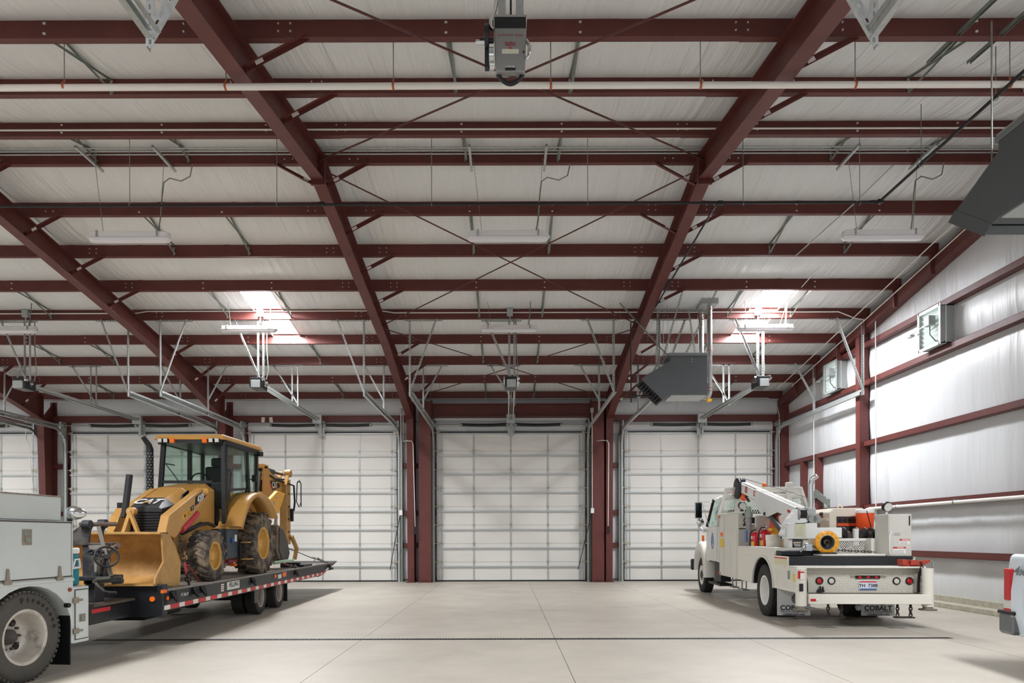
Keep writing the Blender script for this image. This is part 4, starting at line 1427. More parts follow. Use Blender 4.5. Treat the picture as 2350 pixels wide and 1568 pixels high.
for i in range(12):
    z = 1.4 + .042 * i
    MB().bx(-5.88, -5.32, 10.425, 10.44, z, z + .018).build('grille_bar', mat('grille_bar', (48, 48, 50), .35), gr)
nr = V((0, .39, .17)).normalized()
nose_c = V((-5.6, 10.61, 2.03))
up_ = V((0, .39, .165)).normalized()
nn = V((1, 0, 0)).cross(up_)
text('CAT', 'lettering', inkwhite, nose, nose_c + nn * .004 + up_ * .005, (1, 0, 0), up_, .28, .002, .009, shear=.18, sx=.74)
tri = MB()
o_ = nose_c + nn * .008 - up_ * .055
tri.add([o_ + V((-.07, 0, 0)), o_ + V((.09, 0, 0)), o_ + V((.01, 0, 0)) + up_ * .065], [(0, 1, 2)])
tri.build('yellow_triangle', inkyel, nose)
# side vent
m = MB()
pts = [(426, 1146), (432, 1133), (435, 1124), (424, 1131), (419, 1149)]
for a_ in (0,):
    vs = [V((-5.235, *sx(px, py, -5.235))) for px, py in ((418, 1150), (433, 1139), (434, 1124), (421, 1135))]
    m.add(vs, [(0, 1, 2, 3)])
    m.loft(vs, [v - V((.03, 0, 0)) for v in vs])
bpart(m, 'hood_vent', blackp)
# cab
zc0, zc1 = 1.67, 3.22
pil = mat('cab_black', (34, 35, 37), .4)
def post(p, q, w1=.07, w2=.07):
    return MB().bar(p, q, w1, w2, (0, 1, 0))
cabx0, cabx1, cy0, cy1 = -6.17, -5.03, 12.12, 13.75
for nm, p, q in (('front_pillar', (cabx1, cy0, zc0), (cabx1 - .03, cy0 + .05, zc1)), ('front_pillar', (cabx0, cy0, zc0 + .5), (cabx0 + .05, cy0 + .05, zc1)),
                 ('rear_pillar', (cabx1, 13.25, 2.3), (cabx1 - .03, 13.2, zc1)), ('rear_pillar', (cabx0, 13.25, zc0), (cabx0 + .03, 13.2, zc1)),
                 ('rear_pillar', (cabx1 - .03, cy1 - .02, 2.3), (cabx1 - .03, cy1, zc1)), ('rear_pillar', (cabx0 + .03, cy1, zc0), (cabx0 + .03, cy1, zc1))):
    bpart(post(p, q, .075, .075), nm, pil, bev=.01)
bpart(MB().bar((cabx0, cy0, 2.46), (-5.24, cy0, 2.46), .05, .05).bar((-5.24, cy0, 2.44), (cabx1, cy0, 2.44), .03, .014).bar((cabx0, cy0 + .05, zc1 - .03), (cabx1, cy0 + .05, zc1 - .03), .07, .09), 'windshield_frame', pil)
for xx in (cabx0, cabx1):
    bpart(MB().bar((xx, cy0, zc1 - .04), (xx, cy1, zc1 - .04), .07, .1), 'roof_rail', pil)
dr = bpart(MB().bar((cabx1, cy0 + .04, zc0 + .03), (cabx1, 12.62, zc0 + .03), .04, .06).bar((cabx1, 12.6, zc0 + .03), (cabx1, 13.2, 2.42), .04, .06).bar((cabx1, 13.2, 2.4), (cabx1, 13.2, 3.14), .04, .06).bar((cabx1, cy0 + .07, 3.13), (cabx1, 13.2, 3.13), .04, .06).bar((cabx1, cy0 + .08, zc0), (cabx1, cy0 + .08, 3.14), .04, .06).bar((cabx1, cy0 + .08, 2.32), (cabx1, 13.1, 2.4), .03, .045), 'door', pil)
MB().tube([(cabx1 + .05, cy0 + .1, 2.1), (cabx1 + .06, cy0 + .1, 2.4), (cabx1 + .05, cy0 + .18, 2.65), (cabx1, cy0 + .1, 2.7)], .013, 8).build('grab_handle', blackp, dr)
def pane(vs, nm, parent=None):
    vs = [V(v) for v in vs]
    n_ = (vs[1] - vs[0]).cross(vs[2] - vs[1]).normalized() * .006
    return bpart(MB().loft(vs, [v + n_ for v in vs]), nm, glass)
pane([(cabx0, cy0, 2.48), (cabx1, cy0, 2.48), (cabx1 - .03, cy0 + .05, zc1 - .05), (cabx0 + .05, cy0 + .05, zc1 - .05)], 'windshield')
pane([(-5.24, cy0, zc0), (cabx1, cy0, zc0), (cabx1, cy0, 2.44), (-5.24, cy0, 2.44)], 'lower_window')
pane([(cabx1, cy0 + .1, zc0), (cabx1, 12.6, zc0), (cabx1, 13.18, 2.42), (cabx1, 13.18, 3.12), (cabx1, cy0 + .1, 3.12)], 'door_window')
pane([(cabx1 - .02, 13.3, 2.32), (cabx1 - .02, 13.72, 2.32), (cabx1 - .02, 13.72, 3.15), (cabx1 - .02, 13.3, 3.15)], 'side_window')
pane([(cabx0 + .01, cy0 + .1, zc0 + .6), (cabx0 + .01, 13.7, zc0 + .6), (cabx0 + .01, 13.7, 3.12), (cabx0 + .01, cy0 + .1, 3.12)], 'side_window')
pane([(cabx0, cy1, 2.3), (cabx1, cy1, 2.3), (cabx1, cy1, 3.15), (cabx0, cy1, 3.15)], 'rear_window')
# roof slab with visor lip
m = MB()
r0 = [(-6.25, 12.02, 3.2), (-4.98, 12.02, 3.2), (-4.98, 13.95, 3.22), (-6.25, 13.95, 3.22)]
r1 = [(-6.2, 12.08, 3.30), (-5.03, 12.08, 3.30), (-5.03, 13.9, 3.33), (-6.2, 13.9, 3.33)]
m.loft(r0, r1)
bpart(m, 'roof', yellow, bev=.03, seg=3)
bpart(MB().bx(-6.18, -5.05, 12.06, 13.9, 3.14, 3.2), 'roof_liner', pil)
for px_, mm_, nm in ((367, clearlens, 'work_lamp'), (380, clearlens, 'work_lamp'), (394, amber, 'turn_signal'), (469, amber, 'turn_signal'), (484, clearlens, 'work_lamp'), (498, clearlens, 'work_lamp')):
    c = at(px_, 1009, 12.0)
    lm = bpart(MB().box(c + V((0, .04, 0)), (.085, .08, .085)), nm, pil if mm_ is clearlens else mm_, bev=.012)
    if mm_ is clearlens:
        MB().box(c - V((0, .003, 0)), (.066, .01, .066)).build('lens', clearlens, lm)
bpart(MB().box((-4.98, 13.75, 3.15), (.1, .1, .09)), 'rear_lamp', blackp, bev=.01)
bpart(MB().bx(-6.12, -5.08, 12.2, 13.7, zc0, zc0 + .06).bx(-5.95, -5.3, 12.2, 12.42, zc0, 2.38), 'dashboard', cabdark, bev=.02)
bpart(MB().bx(-5.9, -5.4, 12.85, 13.3, 2.02, 2.16).bx(-5.88, -5.42, 13.25, 13.38, 2.1, 2.85).bx(-5.78, -5.52, 13.28, 13.38, 2.85, 3.02).bx(-5.75, -5.55, 12.95, 13.2, zc0, 2.02), 'seat', cabdark, bev=.04)
m = MB()
sp = [V((-5.65 + .17 * math.cos(2 * math.pi * k / 16), 12.58 - .06 * math.sin(2 * math.pi * k / 16), 2.5 + .15 * math.sin(2 * math.pi * k / 16))) for k in range(17)]
m.tube(sp, .014, 6).tube([(-5.65, 12.58, 2.5), (-5.65, 12.4, 2.3)], .03, 8).bar((-5.8, 12.58, 2.5), (-5.5, 12.58, 2.5), .02, .02)
bpart(m, 'steering_wheel', blackp)
bpart(MB().tube([at(401, 1066, 12.06), at(378, 1062, 12.06)], .012, 6).tube([at(380, 1062, 12.06), at(411, 1104, 12.06)], .009, 6), 'wiper', blackp)
mi = bpart(MB().box((-4.93, 13.3, 2.62), (.09, .05, .13)).tube([(-5.03, 13.22, 2.6), (-4.95, 13.28, 2.6)], .012, 6), 'mirror', blackp, bev=.02)
# exhaust stack with perforated guard, left front of the cab
m = MB()
m.tube([(-6.26, 11.95, 2.3), (-6.26, 11.95, 3.02), (-6.27, 11.93, 3.1), (-6.32, 11.85, 3.22)], [.06, .06, .048, .045], 14)
ex = bpart(m, 'exhaust_stack', blackp)
m = MB()
for i in range(13):
    for j in range(8):
        a = 2 * math.pi * (j + .5 * (i % 2)) / 8
        c = V((-6.26 + .0615 * math.cos(a) - BO[0] * 0, 11.95 + .0615 * math.sin(a), 2.34 + .05 * i))
        m.cyl(c, c + V((.003 * math.cos(a), .003 * math.sin(a), 0)), .011, 6)
m.build('guard_holes', mat('guard_hole', (150, 150, 150), .5), ex)['kind'] = 'stuff'
# fender over the right rear wheel, and its twin
fp = [(535, 1205), (546, 1168), (558, 1143), (576, 1130), (592, 1133), (606, 1146), (616, 1163), (623, 1184)]
fo_ = [sx(a_, b_, -4.85) for a_, b_ in fp]
fo = []
for i in range(len(fo_) - 1):
    p0, p1, p2, p3 = fo_[max(i - 1, 0)], fo_[i], fo_[i + 1], fo_[min(i + 2, len(fo_) - 1)]
    for k in range(4):
        t_ = k / 4
        fo.append(tuple(.5 * (2 * p1[j] + (p2[j] - p0[j]) * t_ + (2 * p0[j] - 5 * p1[j] + 4 * p2[j] - p3[j]) * t_ ** 2 + (3 * p1[j] - p0[j] - 3 * p2[j] + p3[j]) * t_ ** 3) for j in range(2)))
fo.append(fo_[-1])
for x0, x1 in ((-5.12, -4.70), (-6.5, -6.08)):
    m = MB()
    n = len(fo)
    cy_ = 13.28
    inner = [(y + (cy_ - y) * .07, z - .05) for y, z in fo]
    ring = [[(x0, y, z - .012), (x0 + .02, y, z), (x1 - .05, y, z), (x1 - .015, y, z - .015), (x1, *inner[i]), (x0, *inner[i])] for i, (y, z) in enumerate(fo)]
    m.add([p for r_ in ring for p in r_], [(i * 6 + j, i * 6 + (j + 1) % 6, (i + 1) * 6 + (j + 1) % 6, (i + 1) * 6 + j) for i in range(n - 1) for j in range(6)], True)
    m.add(ring[0], [(0, 1, 2, 3, 4, 5)])
    m.add(ring[-1], [(5, 4, 3, 2, 1, 0)])
    xs_ = x0 if x1 > -5 else x1 - .03
    m.prism([(12.06, 1.66)] + fo + [(14.0, 1.75), (13.6, 2.02), (13.0, 2.1), (12.5, 1.85), (12.35, 1.66)], 'x', xs_, xs_ + .03)
    bpart(m, 'rear_fender', yellow)
# tank and steps
bpart(MB().bx(-5.12, -4.93, 12.0, 12.5, 1.1, 1.62), 'fuel_tank', mat('tank_grey', (62, 70, 78), .45), bev=.02)
tk = bpart(MB().bx(-4.93, -4.925, 12.33, 12.42, 1.4, 1.52), 'tank_label', signwhite)
bpart(MB().cyl((-4.94, 12.2, 1.42), (-4.9, 12.2, 1.42), .045, 12), 'blue_cap', mat('blue_cap', (40, 90, 170), .4))
st = bpart(MB().bar((-4.9, 12.52, 1.05), (-4.9, 12.52, 1.4), .03, .1, (0, 1, 0)).bar((-4.78, 12.95, 1.05), (-4.82, 12.9, 1.4), .02, .03, (0, 1, 0)), 'step_frame', pil)
for z in (1.06, 1.37):
    MB().bx(-5.0, -4.76, 12.52, 12.95, z, z + .025).build('step', yellow_dirty, st, bev=.006)
bpart(MB().bx(-5.05, -4.95, 12.12, 12.5, 1.02, 1.07), 'red_reflector', mat('binder_red', (130, 44, 50), .5))
bpart(MB().bx(-5.05, -4.96, 12.4, 12.52, .95, 1.0), 'amber_reflector', amber)
# loader arms
armR = [(378, 1222), (387, 1181), (463, 1120), (477, 1119), (479, 1137), (430, 1195), (401, 1234)]
pr = [sx(a_, b_, -5.0) for a_, b_ in armR]
ar = bpart(MB().prism(pr, 'x', -5.12, -4.99), 'loader_arm', yellow, bev=.01)
ar.data.polygons.foreach_set('use_smooth', [False] * len(ar.data.polygons))
bpart(MB().prism(pr, 'x', -5.86, -5.76), 'loader_arm', yellow, bev=.01)
def decal(px, X, nm, mt, par, t=.004):
    vs = [V((X, *sx(a_, b_, X))) for a_, b_ in px]
    m = MB().loft(vs, [v + V((t, 0, 0)) for v in vs])
    return m.build(nm, mt, par)
XA = -4.99
dc = decal([(447, 1160), (470, 1142), (473, 1121), (449, 1139)], XA, 'number_decal', ink, ar)
decal([(470, 1142), (476, 1136), (477, 1121), (473, 1121)], XA, 'red_decal', mat('decal_red', (196, 66, 44), .5), ar)
decal([(417, 1193), (440, 1175), (439, 1166), (417, 1182)], XA, 'yellow_decal', mat('decal_yellow', (236, 176, 48), .5), ar)
decal([(438, 1173), (445, 1167), (444, 1157), (437, 1163)], XA, 'black_decal', ink, ar)
d0 = V((XA, *sx(449, 1150, XA))); d1 = V((XA, *sx(472, 1131, XA)))
dd_ = (d1 - d0).normalized()
text('420F', 'lettering', inkwhite, ar, (d0 + d1) / 2 + V((.006, 0, -.005)), dd_, (0, -dd_.z, dd_.y), .145, .001, .004, sx=.95)
for px_, py_, sz, body in ((424, 1183, .07, 'W'),):
    p_ = V((XA + .006, *sx(px_, py_, XA)))
    text(body, 'mark', ink, ar, p_, dd_, (0, -dd_.z, dd_.y), sz, .001, .002)
p_ = V((XA + .006, *sx(433, 1177, XA)))
for k in range(2):
    MB().bar(p_ - dd_ * .07 + V((0, 0, .025 - .035 * k)), p_ + dd_ * .07 + V((0, 0, .025 - .035 * k)), .002, .012, (1, 0, 0)).build('mark', ink, ar)
text('IT', 'mark', inkwhite, ar, V((XA + .006, *sx(441, 1165, XA))), dd_, (0, -dd_.z, dd_.y), .06, .001)
m = MB().tube([V((-5.0, *sx(452, 1177, -5.0))), V((-5.0, *sx(417, 1215, -5.0)))], .05, 12)
bpart(m, 'lift_cylinder', pinkred)
bpart(MB().tube([at(418, 1223, 10.9), at(440, 1212, 11.1), at(462, 1202, 11.3), at(478, 1200, 11.6), at(492, 1206, 11.9)], .03, 8).tube([at(424, 1218, 10.9), at(460, 1199, 11.3), at(486, 1204, 11.8)], .022, 8), 'hydraulic_hoses', blackp)
bpart(MB().cyl((-5.1, *sx(465, 1126, -5.0)), (-4.95, *sx(470, 1127, -5.0)), .06, 14), 'arm_pivot', yellow)
# tilt levers and cylinders in front of the grille
for (apx, lx_, rx_, Y) in ((302, 281, 321, 9.95),):
    ap = at(apx, 1172, Y)
    m = MB()
    m.bar(ap, at(lx_ + 1, 1232, Y - .2), .05, .1, (0, -1, 0))
    m.cyl(ap + V((0, -.04, 0)), ap + V((0, .05, 0)), .062, 16)
    bpart(m, 'tilt_lever', yellow, bev=.008)
    bpart(MB().bar(ap + V((0, -.05, 0)), at(rx_, 1232, Y - .1), .04, .075, (0, -1, 0)), 'tilt_link', yellow, bev=.006)
    bpart(MB().cyl(ap + V((0, -.075, 0)), ap + V((0, .06, 0)), .022, 10), 'pin', chrome)
bpart(MB().bar(at(277, 1168, 10.2), at(252, 1232, 9.9), .1, .09, (0, -1, 0)), 'tilt_lever', yellow, bev=.008)
bpart(MB().bar(at(270, 1172, 10.5), at(250, 1232, 10.2), .05, .09, (0, -1, 0)), 'tilt_link', yellow, bev=.006)
bpart(MB().tube([at(297.5, 1088, 10.1), at(291, 1140, 10.05), at(285, 1186, 10.0)], .047, 14), 'tilt_cylinder', blackp)
bpart(MB().cyl(at(277, 1152, 10.4), at(277, 1168, 10.4), .05, 12), 'filter_canister', blackp)
# front bucket
side_px = [(370, 1222), (387, 1224), (400.6, 1249), (414, 1290), (411, 1341), (398, 1345), (354, 1338.6), (355.6, 1324), (373.8, 1288)]
sp_ = [sx(a_, b_, -4.66) for a_, b_ in side_px]
bk = bpart(MB().prism(sp_, 'x', -4.675, -4.65), 'bucket', yellow_dirty, bev=.005)
MB().prism(sp_, 'x', -6.66, -6.635).build('bucket_side', yellow_dirty, bk)
cur = [(9.16, 1.535), (9.34, 1.53), (9.47, 1.44), (9.56, 1.28), (9.6, 1.1), (9.56, .95), (9.46, .86), (9.3, .83), (9.0, .845)]
m = MB()
vs = [(x, y, z) for y, z in cur for x in (-6.65, -4.66)]
m.add(vs, [(2 * i, 2 * i + 1, 2 * i + 3, 2 * i + 2) for i in range(len(cur) - 1)], True)
m.add([(x, y + .025, z + (.01 if i < 3 else -.02)) for i, (y, z) in enumerate(cur) for x in (-6.65, -4.66)], [(2 * i + 1, 2 * i, 2 * i + 2, 2 * i + 3) for i in range(len(cur) - 1)], True)
m.build('bucket_shell', mat('bucket_inside', (190, 146, 84), .42, vscale=5, rgb2=(164, 120, 66), thr=(.38, .6)), bk)
MB().bx(-6.66, -4.65, 9.13, 9.2, 1.515, 1.55).build('bucket_lip', yellow_dirty, bk, bev=.008)
MB().bx(-6.66, -4.65, 8.96, 9.12, .835, .86).build('cutting_edge', yellow_dirty, bk)
# rear: boom, stick, bucket, stabilizers
boom_px = [(606, 1071), (611, 1067), (624, 1086), (643, 1095), (657, 1103), (657, 1124), (654, 1131), (637, 1127), (622, 1150), (603, 1160)]
bp_ = [sx(a_, b_, -5.3) for a_, b_ in boom_px]
bm_ = bpart(MB().prism(bp_, 'x', -5.33, -5.3), 'boom', yellow, bev=.006)
MB().prism(bp_, 'x', -5.53, -5.5).build('boom_plate', yellow, bm_)
(y0_, z0_), (y1_, z1_) = bp_[0], bp_[1]
MB().bx(-5.53, -5.3, y0_ - .02, y0_ + .3, z0_ - .02, z1_ + .02).build('boom_cap', yellow, bm_, bev=.01)
MB().bx(-5.5, -5.33, y0_ + .3, y0_ + 1.3, 2.45, 2.75).build('boom_web', yellow, bm_)
MB().tube([(-5.43, y0_ + .04, z0_ - .1), (-5.47, y0_ - .06, 2.3)], .07, 12).build('boom_cylinder', galvdull, bm_)
dcl = decal([(620, 1102), (634, 1103), (643, 1112), (641, 1118), (626, 1125)], -5.298, 'name_decal', ink, bm_)
decal([(620, 1102), (623, 1110), (626, 1125), (622, 1115)], -5.294, 'red_decal', inkred, bm_)
dy = V((0, 1, .06)).normalized()
text('CAT', 'lettering', inkwhite, bm_, V((-5.288, *sx(631, 1113, -5.288))), dy, (0, -.06, 1), .2, .001, .004, sx=.9)
p_ = V((-5.286, *sx(631, 1117, -5.286)))
MB().add([p_ + V((0, -.06, 0)), p_ + V((0, .06, 0)), p_ + V((0, 0, .07))], [(0, 1, 2)]).build('yellow_triangle', inkyel, bm_)
decal([(627, 1127), (634, 1123), (634, 1130), (628, 1133)], -5.298, 'yellow_decal', inkyel, bm_)
Ys = 16.05
stk = bpart(MB().bx(-5.36, -5.2, Ys, Ys + .32, 1.3, 2.85), 'stick', yellow_dirty, bev=.012)
for z in (1.6, 1.9, 2.2, 2.5):
    MB().cyl((-5.2, Ys + .15, z), (-5.18, Ys + .15, z), .02, 8).build('bolt', dark, stk)
bpart(MB().bar((-5.38, Ys - .1, 2.7), (-5.36, Ys + .1, 3.02), .04, .09, (1, 0, 0)).bar((-5.2, Ys - .1, 2.7), (-5.18, Ys + .1, 3.05), .04, .09, (1, 0, 0)), 'stick_link', yellow, bev=.006)
bpart(MB().cyl((-5.26, Ys + .1, 2.98), (-5.12, Ys + .1, 2.98), .09, 14), 'link_pin', yellow_dirty)
bpart(MB().tube([(-5.4, 14.95, 2.98), (-5.36, 15.6, 2.96)], .065, 12).tube([(-5.36, 15.6, 2.96), (-5.3, 16.1, 2.95)], .03, 8), 'stick_cylinder', mat('cylinder_black', (50, 54, 56), .35))
m = MB()
m.tube([(-5.3, 15.2, 2.85), (-5.27, 15.6, 2.78), (-5.22, 16.0, 2.76), (-5.1, 16.3, 2.7), (-5.08, 16.3, 2.3), (-5.12, 16.35, 2.1)], .022, 8)
m.tube([(-5.32, 15.3, 2.88), (-5.28, 15.5, 2.8), (-5.2, 15.9, 2.82)], .018, 8)
for k in range(2):
    m.tube([(-5.02 + .02 * k, 16.3, 2.78), (-4.97, 16.3, 2.84 - .04 * k), (-4.93, 16.3, 2.75), (-4.93, 16.3, 2.3 - .1 * k), (-4.98, 16.3, 2.2), (-5.04, 16.3, 2.32), (-5.02, 16.3, 2.78)], .012, 6)
bpart(m, 'hydraulic_hoses', blackp)
bpart(MB().bx(-5.16, -5.1, 16.2, 16.28, 1.85, 2.15), 'valve_block', blackp)
sb = [sx(a_, b_, -5.0) for a_, b_ in ((612, 1145), (621, 1144), (638, 1126), (655, 1132), (640, 1177), (627, 1178), (620, 1168))]
sbp = bpart(MB().prism(sb, 'x', -5.08, -5.0), 'stabilizer', mat('bright_yellow', (236, 172, 44), .35, coat=.3), bev=.012)
MB().cyl((-5.0, *sx(629.5, 1153.5, -5.0)), (-4.985, *sx(629.5, 1153.5, -5.0)), .04, 12).build('pin', ltgrey, sbp)
MB().cyl((-5.0, *sx(634, 1141, -5.0)), (-4.985, *sx(634, 1141, -5.0)), .025, 10).build('pin', ltgrey, sbp)
bpart(MB().prism(sb, 'x', -6.2, -6.12), 'stabilizer', yellow, bev=.012)
bpart(MB().bx(-6.1, -5.1, 14.1, 14.35, 1.2, 2.3), 'rear_frame', yellow_dirty, bev=.02)
bpart(MB().bx(-5.6, -5.25, 14.35, 14.9, 1.5, 2.45), 'swing_post', yellow_dirty, bev=.02)
dirt = mat('dirty_bucket', (132, 118, 104), .8, vscale=7, rgb2=(96, 84, 74), thr=(.4, .6))
rb = [(14.9, 1.75), (15.25, 1.7), (15.55, 1.45), (15.75, 1.1), (15.6, .93), (15.1, .92), (14.85, 1.15)]
rbk = bpart(MB().prism(rb, 'x', -5.55, -5.02), 'digging_bucket', dirt, bev=.02)
MB().prism([(14.98, 1.68), (15.25, 1.62), (15.5, 1.4), (15.66, 1.1), (15.55, .97), (15.15, .97), (14.95, 1.2)], 'x', -5.02, -5.0).build('side_plate', mat('plate_dark', (84, 80, 76), .6, var=.3), rbk)
for x in (-5.5, -5.3, -5.08):
    MB().prism([(14.9, 1.72), (15.02, 1.72), (14.97, 1.9)], 'x', x - .03, x + .03).build('tooth', mat('steel_tooth', (180, 176, 168), .4, .5), rbk)
bpart(MB().tube([(-5.16, 16.3, 1.5), (-5.1, 16.5, 1.2), (-5.12, 16.4, .95)], .05, 10), 'bucket_link', yellow_dirty)
# ---------------------------------------------------------------- white crane truck
CZ = -math.atan(.0638)
ct = thing('crane_truck', 'white service crane truck with boom, parked by the end wall, rear toward the camera', 'truck', (5.624, 10.692, 0), CZ)
_c, _s = math.cos(CZ), math.sin(CZ)
def L2W(x, y, z=0):
    return V((5.624 + _c * x - _s * y, 10.692 + _s * x + _c * y, z))
def cp(m, name, mt, parent=None, bev=0.0, seg=2):
    return m.build(name, mt, parent or ct, bev, False, seg)
tw, tb = truckwhite, mat('box_white', (214, 211, 200), .4, var=.08, vscale=2)
LX = -1.02
# chassis and wheels
cp(MB().bx(-.45, -.35, .4, 8.0, .45, .65).bx(.35, .45, .4, 8.0, .45, .65), 'chassis_rails', dark)['kind'] = 'stuff'
wt = mat('wheel_white', (224, 222, 216), .35)
for out in (-1, 1):
    wheel(ct, (out * 1.0, 1.9, .47), .47, .25, .265, out, 'truck', 'dish', rubber, wt)
    wheel(ct, (out * .7, 1.9, .47), .47, .25, .265, out, 'truck', 'dish', rubber, wt)
    wheel(ct, (out * .98, 7.3, .45), .45, .25, .25, out, 'truck', 'front', rubber, wt)
cp(MB().cyl((-.7, 1.9, .47), (.7, 1.9, .47), .09, 12).ball((0, 1.9, .47), .22), 'rear_axle', dark)
cp(MB().cyl((-.9, 7.3, .45), (.9, 7.3, .45), .06, 12), 'front_axle', dark)
# service body sides with the wheel arch
def side_poly():
    pts = [(.56, .56), (1.28, .56)]
    for k in range(0, 13):
        a = math.pi * k / 12
        pts.append((1.91 - .62 * math.cos(a), .56 + .53 * math.sin(a)))
    pts += [(2.54, .56), (3.6, .57), (3.6, 1.27), (1.27, 1.27), (1.27, 1.13), (.56, 1.13)]
    return pts
for x0, x1 in ((LX, LX + .4), (-LX - .4, -LX)):
    sb_ = cp(MB().prism(side_poly(), 'x', x0, x1), 'side_body', worn, bev=.008)
    xa_, xb_ = (LX, LX + .1) if x0 == LX else (-LX - .06, -LX)
    MB().bx(xa_, xb_, .14, .56, .56, .955).build('rear_side_panel', worn, sb_, .006)
    if x0 == LX:
        m = MB()
        for k in range(24):
            a0, a1 = math.pi * k / 24, math.pi * (k + 1) / 24
            m.bar((LX - .005, 1.91 - .63 * math.cos(a0), .56 + .54 * math.sin(a0)), (LX - .005, 1.91 - .63 * math.cos(a1), .56 + .54 * math.sin(a1)), .035, .03, (1, 0, 0))
        m.build('arch_lip', tw, sb_)
        m = MB()
        for k in range(24):
            a0, a1 = math.pi * k / 24, math.pi * (k + 1) / 24
            m.bar((LX + .21, 1.91 - .612 * math.cos(a0), .56 + .522 * math.sin(a0)), (LX + .21, 1.91 - .612 * math.cos(a1), .56 + .522 * math.sin(a1)), .39, .012, (0, -math.cos(a0), math.sin(a0)))
        m.build('wheel_well', blackp, sb_)
        MB().bx(LX - .004, LX, .1, 1.2, .62, .9).build('panel_door', tb, sb_, bev=.003)
        MB().bx(LX - .008, LX, .06, 1.24, .945, .955).build('rub_rail', tw, sb_)
        MB().bx(LX - .006, LX, 2.6, 3.55, 1.1, 1.12).bx(LX - .006, LX, 1.3, 3.6, 1.235, 1.27).build('top_rail', tw, sb_)
        MB().bx(LX - .008, LX - .003, .12, .3, .74, .86).build('yellow_label', mat('label_yellow', (224, 190, 70), .5), sb_)
        MB().bx(LX - .008, LX - .003, .45, .55, .76, .9).build('latch', galvdull, sb_)
        MB().bx(LX - .006, LX - .001, .6, 1.22, .985, 1.11).build('chart_label', mat('chart_label', (206, 202, 164), .6), sb_)
        MB().bx(LX - .007, LX - .006, .6, 1.22, 1.09, 1.11).build('red_band', inkred, sb_)
        MB().box((LX - .01, .02, .86), (.03, .03, .12)).build('red_marker', redlens, sb_)
cp(MB().bx(-.62, .62, .56, 3.55, .95, 1.0).bx(-1.0, 1.0, .56, 3.5, 1.09, 1.13), 'deck', mat('deck_tread', (150, 148, 140), .6, .2, var=.3, vscale=8))
# tall cabinet behind the cab, left side
tc_ = cp(MB().bx(LX, LX + .24, 3.61, 5.17, .57, 1.96), 'tall_cabinet', tb, bev=.012)
for y0, y1, z0, z1 in ((3.66, 4.16, .62, 1.62), (4.18, 4.68, .62, 1.62), (4.72, 5.13, .62, 1.9)):
    MB().bx(LX - .008, LX, y0, y1, z0, z1).build('door', tb, tc_, bev=.004)
MB().bx(LX - .02, LX + .26, 3.58, 5.2, 1.95, 1.99).build('cabinet_top', tw, tc_, bev=.01)
MB().bx(LX - .012, LX - .008, 4.8, 5.05, 1.46, 1.56).build('orange_label', amber, tc_)
MB().bx(LX - .012, LX - .008, 4.72, 5.05, 1.22, 1.42).build('yellow_label', mat('label_yellow', (224, 190, 70), .5), tc_)
MB().bx(LX + .02, LX + .22, 3.6, 3.61, 1.25, 1.64).build('chart_label', mat('chart_grey', (190, 190, 182), .6), tc_)
MB().bx(LX + .02, LX + .22, 3.595, 3.6, 1.62, 1.64).build('label_band', ink, tc_)
MB().bx(LX + .02, LX + .22, 3.6, 3.61, .98, 1.22).build('chart_label', mat('chart_grey', (190, 190, 182), .6), tc_)
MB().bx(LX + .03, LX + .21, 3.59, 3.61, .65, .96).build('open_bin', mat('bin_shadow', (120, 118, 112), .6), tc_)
m = MB()
m.tube([(LX + .12, 3.585, 1.92), (LX + .15, 3.58, 1.87), (LX + .12, 3.58, 1.8), (LX + .15, 3.58, 1.74), (LX + .13, 3.58, 1.72)], .012, 6)
m.ball((LX + .12, 3.58, 1.93), .03, 8).ball((LX + .13, 3.58, 1.71), .03, 8)
m.build('latch_chain', dark, tc_)
MB().box((LX - .01, 5.1, .62), (.03, .08, .05)).box((LX - .01, 5.14, 1.92), (.03, .08, .05)).build('amber_marker', amber, tc_)
wl_ = cp(MB().cyl((LX + .12, 3.75, 1.99), (LX + .12, 3.75, 2.05), .02, 8), 'work_light', dark)
MB().lathe([(0, 0), (.075, 0), (.085, .03), (.085, .06), (.05, .1), (0, .1)], (LX + .12, 3.66, 2.11), (0, 1, .25), 18).build('lamp_shell', dark, wl_)
MB().lathe([(0, -.002), (.07, -.002)], (LX + .12, 3.66, 2.11), (0, 1, .25), 18).build('lens', clearlens, wl_)
# silver oxygen jack post
jp = cp(MB().tube([(-.88, 3.3, 1.13), (-.88, 3.3, 1.9)], .058, 16), 'jack_post', mat('post_grey', (150, 150, 150), .4, .4, var=.25))
MB().cyl((-.88, 3.3, 1.85), (-.88, 3.3, 1.98), .082, 16).cyl((-.88, 3.3, 2.0), (-.88, 3.3, 2.08), .05, 12).build('cap', galvdull, jp)
MB().bx(-.945, -.935, 3.24, 3.36, 1.35, 1.6).build('blue_label', mat('blue_label', (90, 120, 180), .5), jp)
